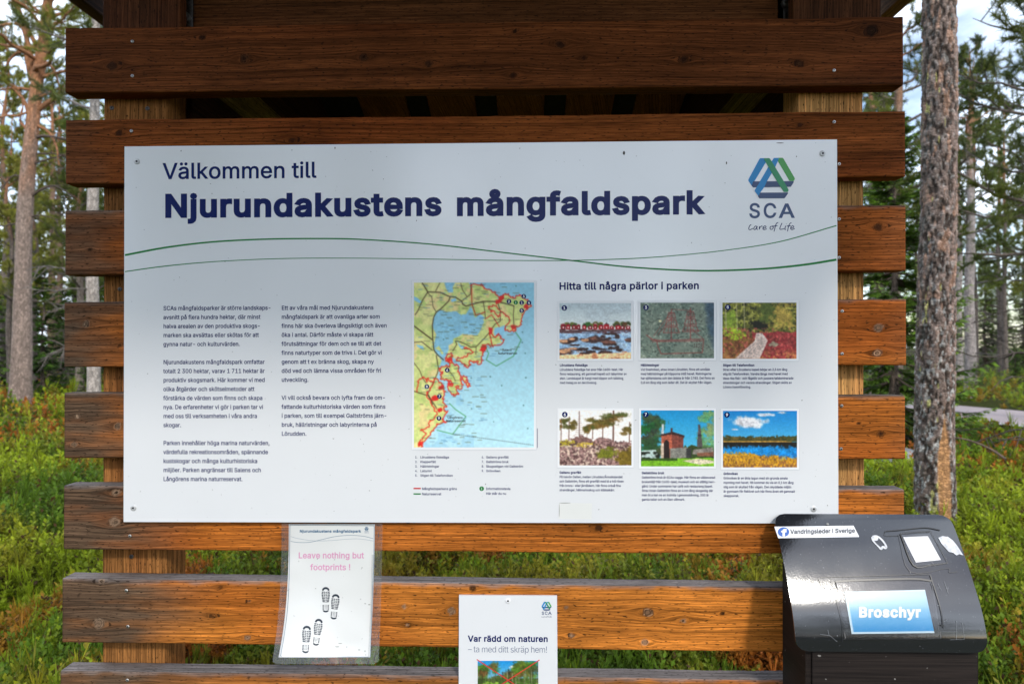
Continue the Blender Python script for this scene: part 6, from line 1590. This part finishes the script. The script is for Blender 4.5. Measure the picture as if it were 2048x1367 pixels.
ws = (scar * .95)[:, None]; c = c * (1 - ws) + np.array([.40, .205, .085]) * (.75 + .5 * fbm(T * 20, Zt * 6, seed=43)[:, None]) * ws
pg = pine_parts(21, 9.5, .09, 6.2, 16, 2.2, dead=0, path=pathG, rad=radG, needle=(.08, .11, .022), orange=.7)
pg['trunk'] = (tv, tf, c)
tree(pg, 'pine_tree', gb, 'thick flaky pine trunk with lichen and a bare orange scar, right of the shelter', bark=M_FLAKY)

# ---- prototypes and the forest
GRP_FAR = 'distant trees of the forest behind'
protoP = []
specs = [  # px, depth, seed, H, r0, crown0, limbs, Lmax, needle, label
    (104, 23, 51, 11, .13, 5.0, 20, 2.0, (.11, .135, .03), 'slim reddish pine trunk to the right of the leaning pine'),
    (1941, 19.5, 52, 10, .15, 3.9, 22, 2.2, (.075, .10, .025), 'slender pale pine trunk beyond the road, between the thick trunk and the photo edge'),
    (2230, 7.6, 53, 7.5, .12, 1.9, 30, 2.6, (.07, .095, .02), 'pine with long dark low branches reaching in from the right edge of the photo'),
    (1790, 12.5, 54, 9, .13, 3.0, 28, 2.1, (.12, .145, .026), 'bushy pine crown behind the right ends of the top planks'),
    (1990, 13.5, 55, 9.5, .12, 3.6, 26, 2.4, (.085, .115, .024), 'dark pine with open crown behind the thick trunk, against the sky'),
]
for (px, dep, sd, H, r0, c0_, nlb, Lm, nd, lab) in specs:
    if px == 1990: g_at = ground_at(2105, dep)
    else: g_at = ground_at(px, dep)
    pp_ = pine_parts(sd, H, r0, c0_, nlb, Lm, dead=10, needle=nd, twigs=17 if dep < 15 else 13, tufts=6, nneed=18, nl=.10, nw=.009 if dep < 15 else .013, orange=.75, bend=.04, grey=np.array([.30, .26, .24]) if px == 1941 else (np.array([.24, .15, .11]) if px == 104 else GREYB))
    protoP.append(tree(pp_, 'pine_tree', g_at, lab))
farP = [tree(pine_parts(60 + k, 11 + k, .12, (2.6, 3.6, 2.2)[k], 30, 2.2, dead=6, needle=((.17, .20, .035), (.24, .24, .04), (.12, .16, .03))[k], twigs=16, nneed=14, nl=.13, nw=.022, tufts=5, orange=.7, bend=.05, grey=np.array([.13, .105, .09])), 'pine_tree', ground_at((-40, 150, 2010)[k], (27, 30, 33)[k]),
        ('thin grey pine behind the leaning pine at the left edge of the photo', 'green-crowned pine deep in the forest between the two left trunks', 'tall straight pine far back beyond the road at the right')[k]) for k in range(3)]
spr = [tree(spruce_parts(70 + k, (3.6, 4.6, 7.0)[k], (.05, .07, .10)[k], (1.15, 1.35, 1.6)[k], needle=((.05, .105, .015), (.085, .15, .02), (.065, .105, .02))[k], dens=(1.1, 1.2, 1.0)[k]), 'spruce_tree', ((ground_at(86, 17)), ground_at(1788, 9.0), ground_at(20, 30))[k],
        ('small dark green spruce right beside the foot of the leaning pine', 'dense dark spruce filling the gap between the right plank ends and the thick trunk', 'tall dark spruce deep in the forest behind the leaning pine')[k]) for k in range(3)]
rr = random.Random(5)
copies = [  # source, px, depth, scale, label (None = far group)
    (spr[0], 128, 19, .85, 'young spruce touching the left plank ends in the undergrowth'), (spr[0], 168, 15, .34, 'tiny bright spruce in front of the pale trunk by the left post'),
    (spr[1], 1836, 12.5, .95, 'spruce half hidden by the left side of the thick trunk'), (spr[0], 1952, 18.5, .30, 'knee-high spruce sapling on the verge across the road'), (spr[0], 2030, 24, .42, 'bushy spruce sapling at the right edge across the road'),
    (protoP[0], 118, 25, .98, 'darker reddish trunk standing close behind the slim reddish pine'), (protoP[1], 1918, 25, .95, 'thin pale trunk just right of the thick flaky trunk'),
    (farP[1], 8, 21, .95, 'thin grey trunk at the very left edge, left of the leaning pine'), (farP[2], 228, 17, .9, 'sunlit young pine behind the post at the left of the shelter'), (protoP[3], 160, 16, .72, 'low yellow-green pine crown left of the second plank'),
    (protoP[4], 2075, 24, .95, 'open pine crown above the road at the right edge of the photo'), (protoP[3], 1750, 17, 1.05, 'pine crown showing in the gaps right of the right post')]
copies += [(spr[1], 150, 22, .9, 'broad spruce in the undergrowth left of the pale trunk'), (spr[0], 62, 21, .8, 'spruce showing on the right flank of the leaning pine'), (spr[1], -12, 20, .8, 'spruce at the very left edge beside the thin grey trunk'), (spr[1], 1760, 11, .9, 'spruce low behind the fourth and fifth planks at the right'), (spr[1], 1890, 21, .75, 'spruce glimpsed directly right of the thick trunk behind the road'), (farP[1], 70, 19, .62, 'yellow-green young pine right of the leaning trunk at plank height'), (farP[1], 20, 17, .60, 'yellow-green young pine at the left edge, level with the upper planks')]
for (src, px, dep, s, lab) in copies:
    copy_tree(src, ground_at(px, dep), lab, None, rr.uniform(0, 6.28), s)
far = []
for k in range(80):
    px = rr.uniform(-330, 330) if k < 58 else rr.uniform(1720, 2400)
    far.append((px, rr.uniform(25, 60)))
for k in range(34): far.append((rr.uniform(380, 1680), rr.uniform(24, 60)))
for k in range(6): far.append((rr.uniform(1955, 2060), rr.uniform(32, 62)))
for (px, dep) in far:
    p_ = ground_at(px, dep); ro = road_off(p_.x, p_.y)
    if -1.5 < ro < RW + 1.5: p_ = p_ + nrm * 5
    pick = rr.random()
    src = spr[2] if pick < .42 else (spr[1] if pick < .58 else farP[int(rr.random() * 3)])
    sl = {True: 'spruce in the far forest behind the shelter', False: 'slim pine in the far forest behind the shelter'}[src in spr]
    copy_tree(src, p_, sl, 'far spruces' if src in spr else 'far pines', rr.uniform(0, 6.28), rr.uniform(.85, 1.25))
for (x, y, k, sc_) in ((-7, -13, 0, .85), (-10.5, -17, 2, .85), (-15, -12, 0, .9), (-5.2, -20, 2, .8), (-1.0, -22, 1, .62), (2.6, -24, 0, .6), (6.6, -22, 1, .7), (14, -24, 0, .8)):
    copy_tree(farP[k], (x, y, 0), 'pine on the near side of the clearing, mirrored softly in the board', 'pines mirrored in the board', rr.uniform(0, 6.28), sc_)

for (px, y, sc_) in ((255, -15, 1.15), (345, -19, 1.3), (440, -16, 1.05), (540, -18, 1.25), (640, -15, .95), (730, -20, 1.2), (810, -17, .85), (900, -21, .8), (1000, -18, .5), (1090, -22, .75), (1190, -19, .5), (1290, -17, .42), (1390, -20, .6), (1500, -18, .95), (1590, -16, 1.0), (1690, -19, 1.2)):
    copy_tree(spr[2], ((px - 1024) / FPX * (1.5 - y), y, 0), 'spruce on the near side of the clearing, mirrored softly in the board', 'spruces mirrored in the board', rr.uniform(0, 6.28), sc_)

# ---- boulder, fallen branch, bare twigs
def boulder(loc, sx, sy, sz, seed):
    import bmesh
    bm = bmesh.new(); bmesh.ops.create_icosphere(bm, subdivisions=4, radius=1.0)
    bm.verts.index_update(); v = np.array([q_.co[:] for q_ in bm.verts]); f = np.array([[w_.index for w_ in fc.verts] for fc in bm.faces]); bm.free()
    v *= (0.75 + .5 * fbm(v[:, 0] * 1.3 + 4, v[:, 1] * 1.3, v[:, 2] * 1.3, seed=seed))[:, None]
    v = np.sign(v) * np.abs(v) ** .85 * np.array([sx, sy, sz]) + np.array(loc)
    return v, f
ro_ = mesh_obj('boulder', *boulder(ground_at(1772, 8.0, .10), .42, .35, .24, 3), mat_plain('granite', (.20, .20, .20), .9, noise=.55, scale=9), smooth=True)
tag(set_origin(ro_, ground_at(1772, 8.0)), 'grey boulder low among the shrubs behind the right ends of the planks', 'boulder')
pts = [tp(1890, 873, 6.2), tp(1925, 877, 6.1), tp(1955, 886, 6.05), tp(1985, 900, 6.0), tp(2012, 918, 5.9)]
v, f = tube(spline([tuple(q_) for q_ in pts], 5), np.linspace(.006, .011, 21), 7)
br = mesh_obj('fallen_branch', v, f, M_TWIG, None, {'Col': np.tile(np.array([.11, .075, .055]), (len(v), 1))}, smooth=True)
tag(set_origin(br, pts[2]), 'bare fallen branch lying over the shrubs right of the thick trunk', 'branch')
tw = []
D0 = 3.0
for (pl, w_) in (([(1232, 1400), (1218, 1342), (1196, 1305), (1182, 1285), (1170, 1262)], .009), ([(1218, 1345), (1230, 1320), (1248, 1300), (1262, 1284)], .009), ([(1248, 1300), (1275, 1298), (1300, 1302)], .003), ([(1136, 1345), (1134, 1310), (1130, 1285), (1122, 1262)], .005), ([(1186, 1338), (1160, 1322), (1130, 1308), (1116, 1305)], .0028), ([(1196, 1305), (1176, 1312)], .002), ([(1262, 1284), (1278, 1290), (1290, 1286)], .002), ([(1410, 1340), (1424, 1318), (1416, 1310)], .0025)):
    q_ = spline([tuple(tp(a_, b_, D0 + .1 * math.sin(a_))) for a_, b_ in pl], 5); tw.append(tube(q_, np.linspace(w_, w_ * .55, len(q_)), 6))
v, f = merge(tw)
cw = np.array([.34, .30, .27]) * (.6 + .7 * fbm(v[:, 0] * 60, v[:, 1] * 60, v[:, 2] * 60, seed=3)[:, None])
tg = mesh_obj('bare_twigs', v, f, M_TWIG, None, {'Col': cw}, smooth=True)
tag(set_origin(tg, tp(1232, 1400, D0)), 'bare lichen-grey twigs seen through the lowest gap right of the small sign', 'twigs')
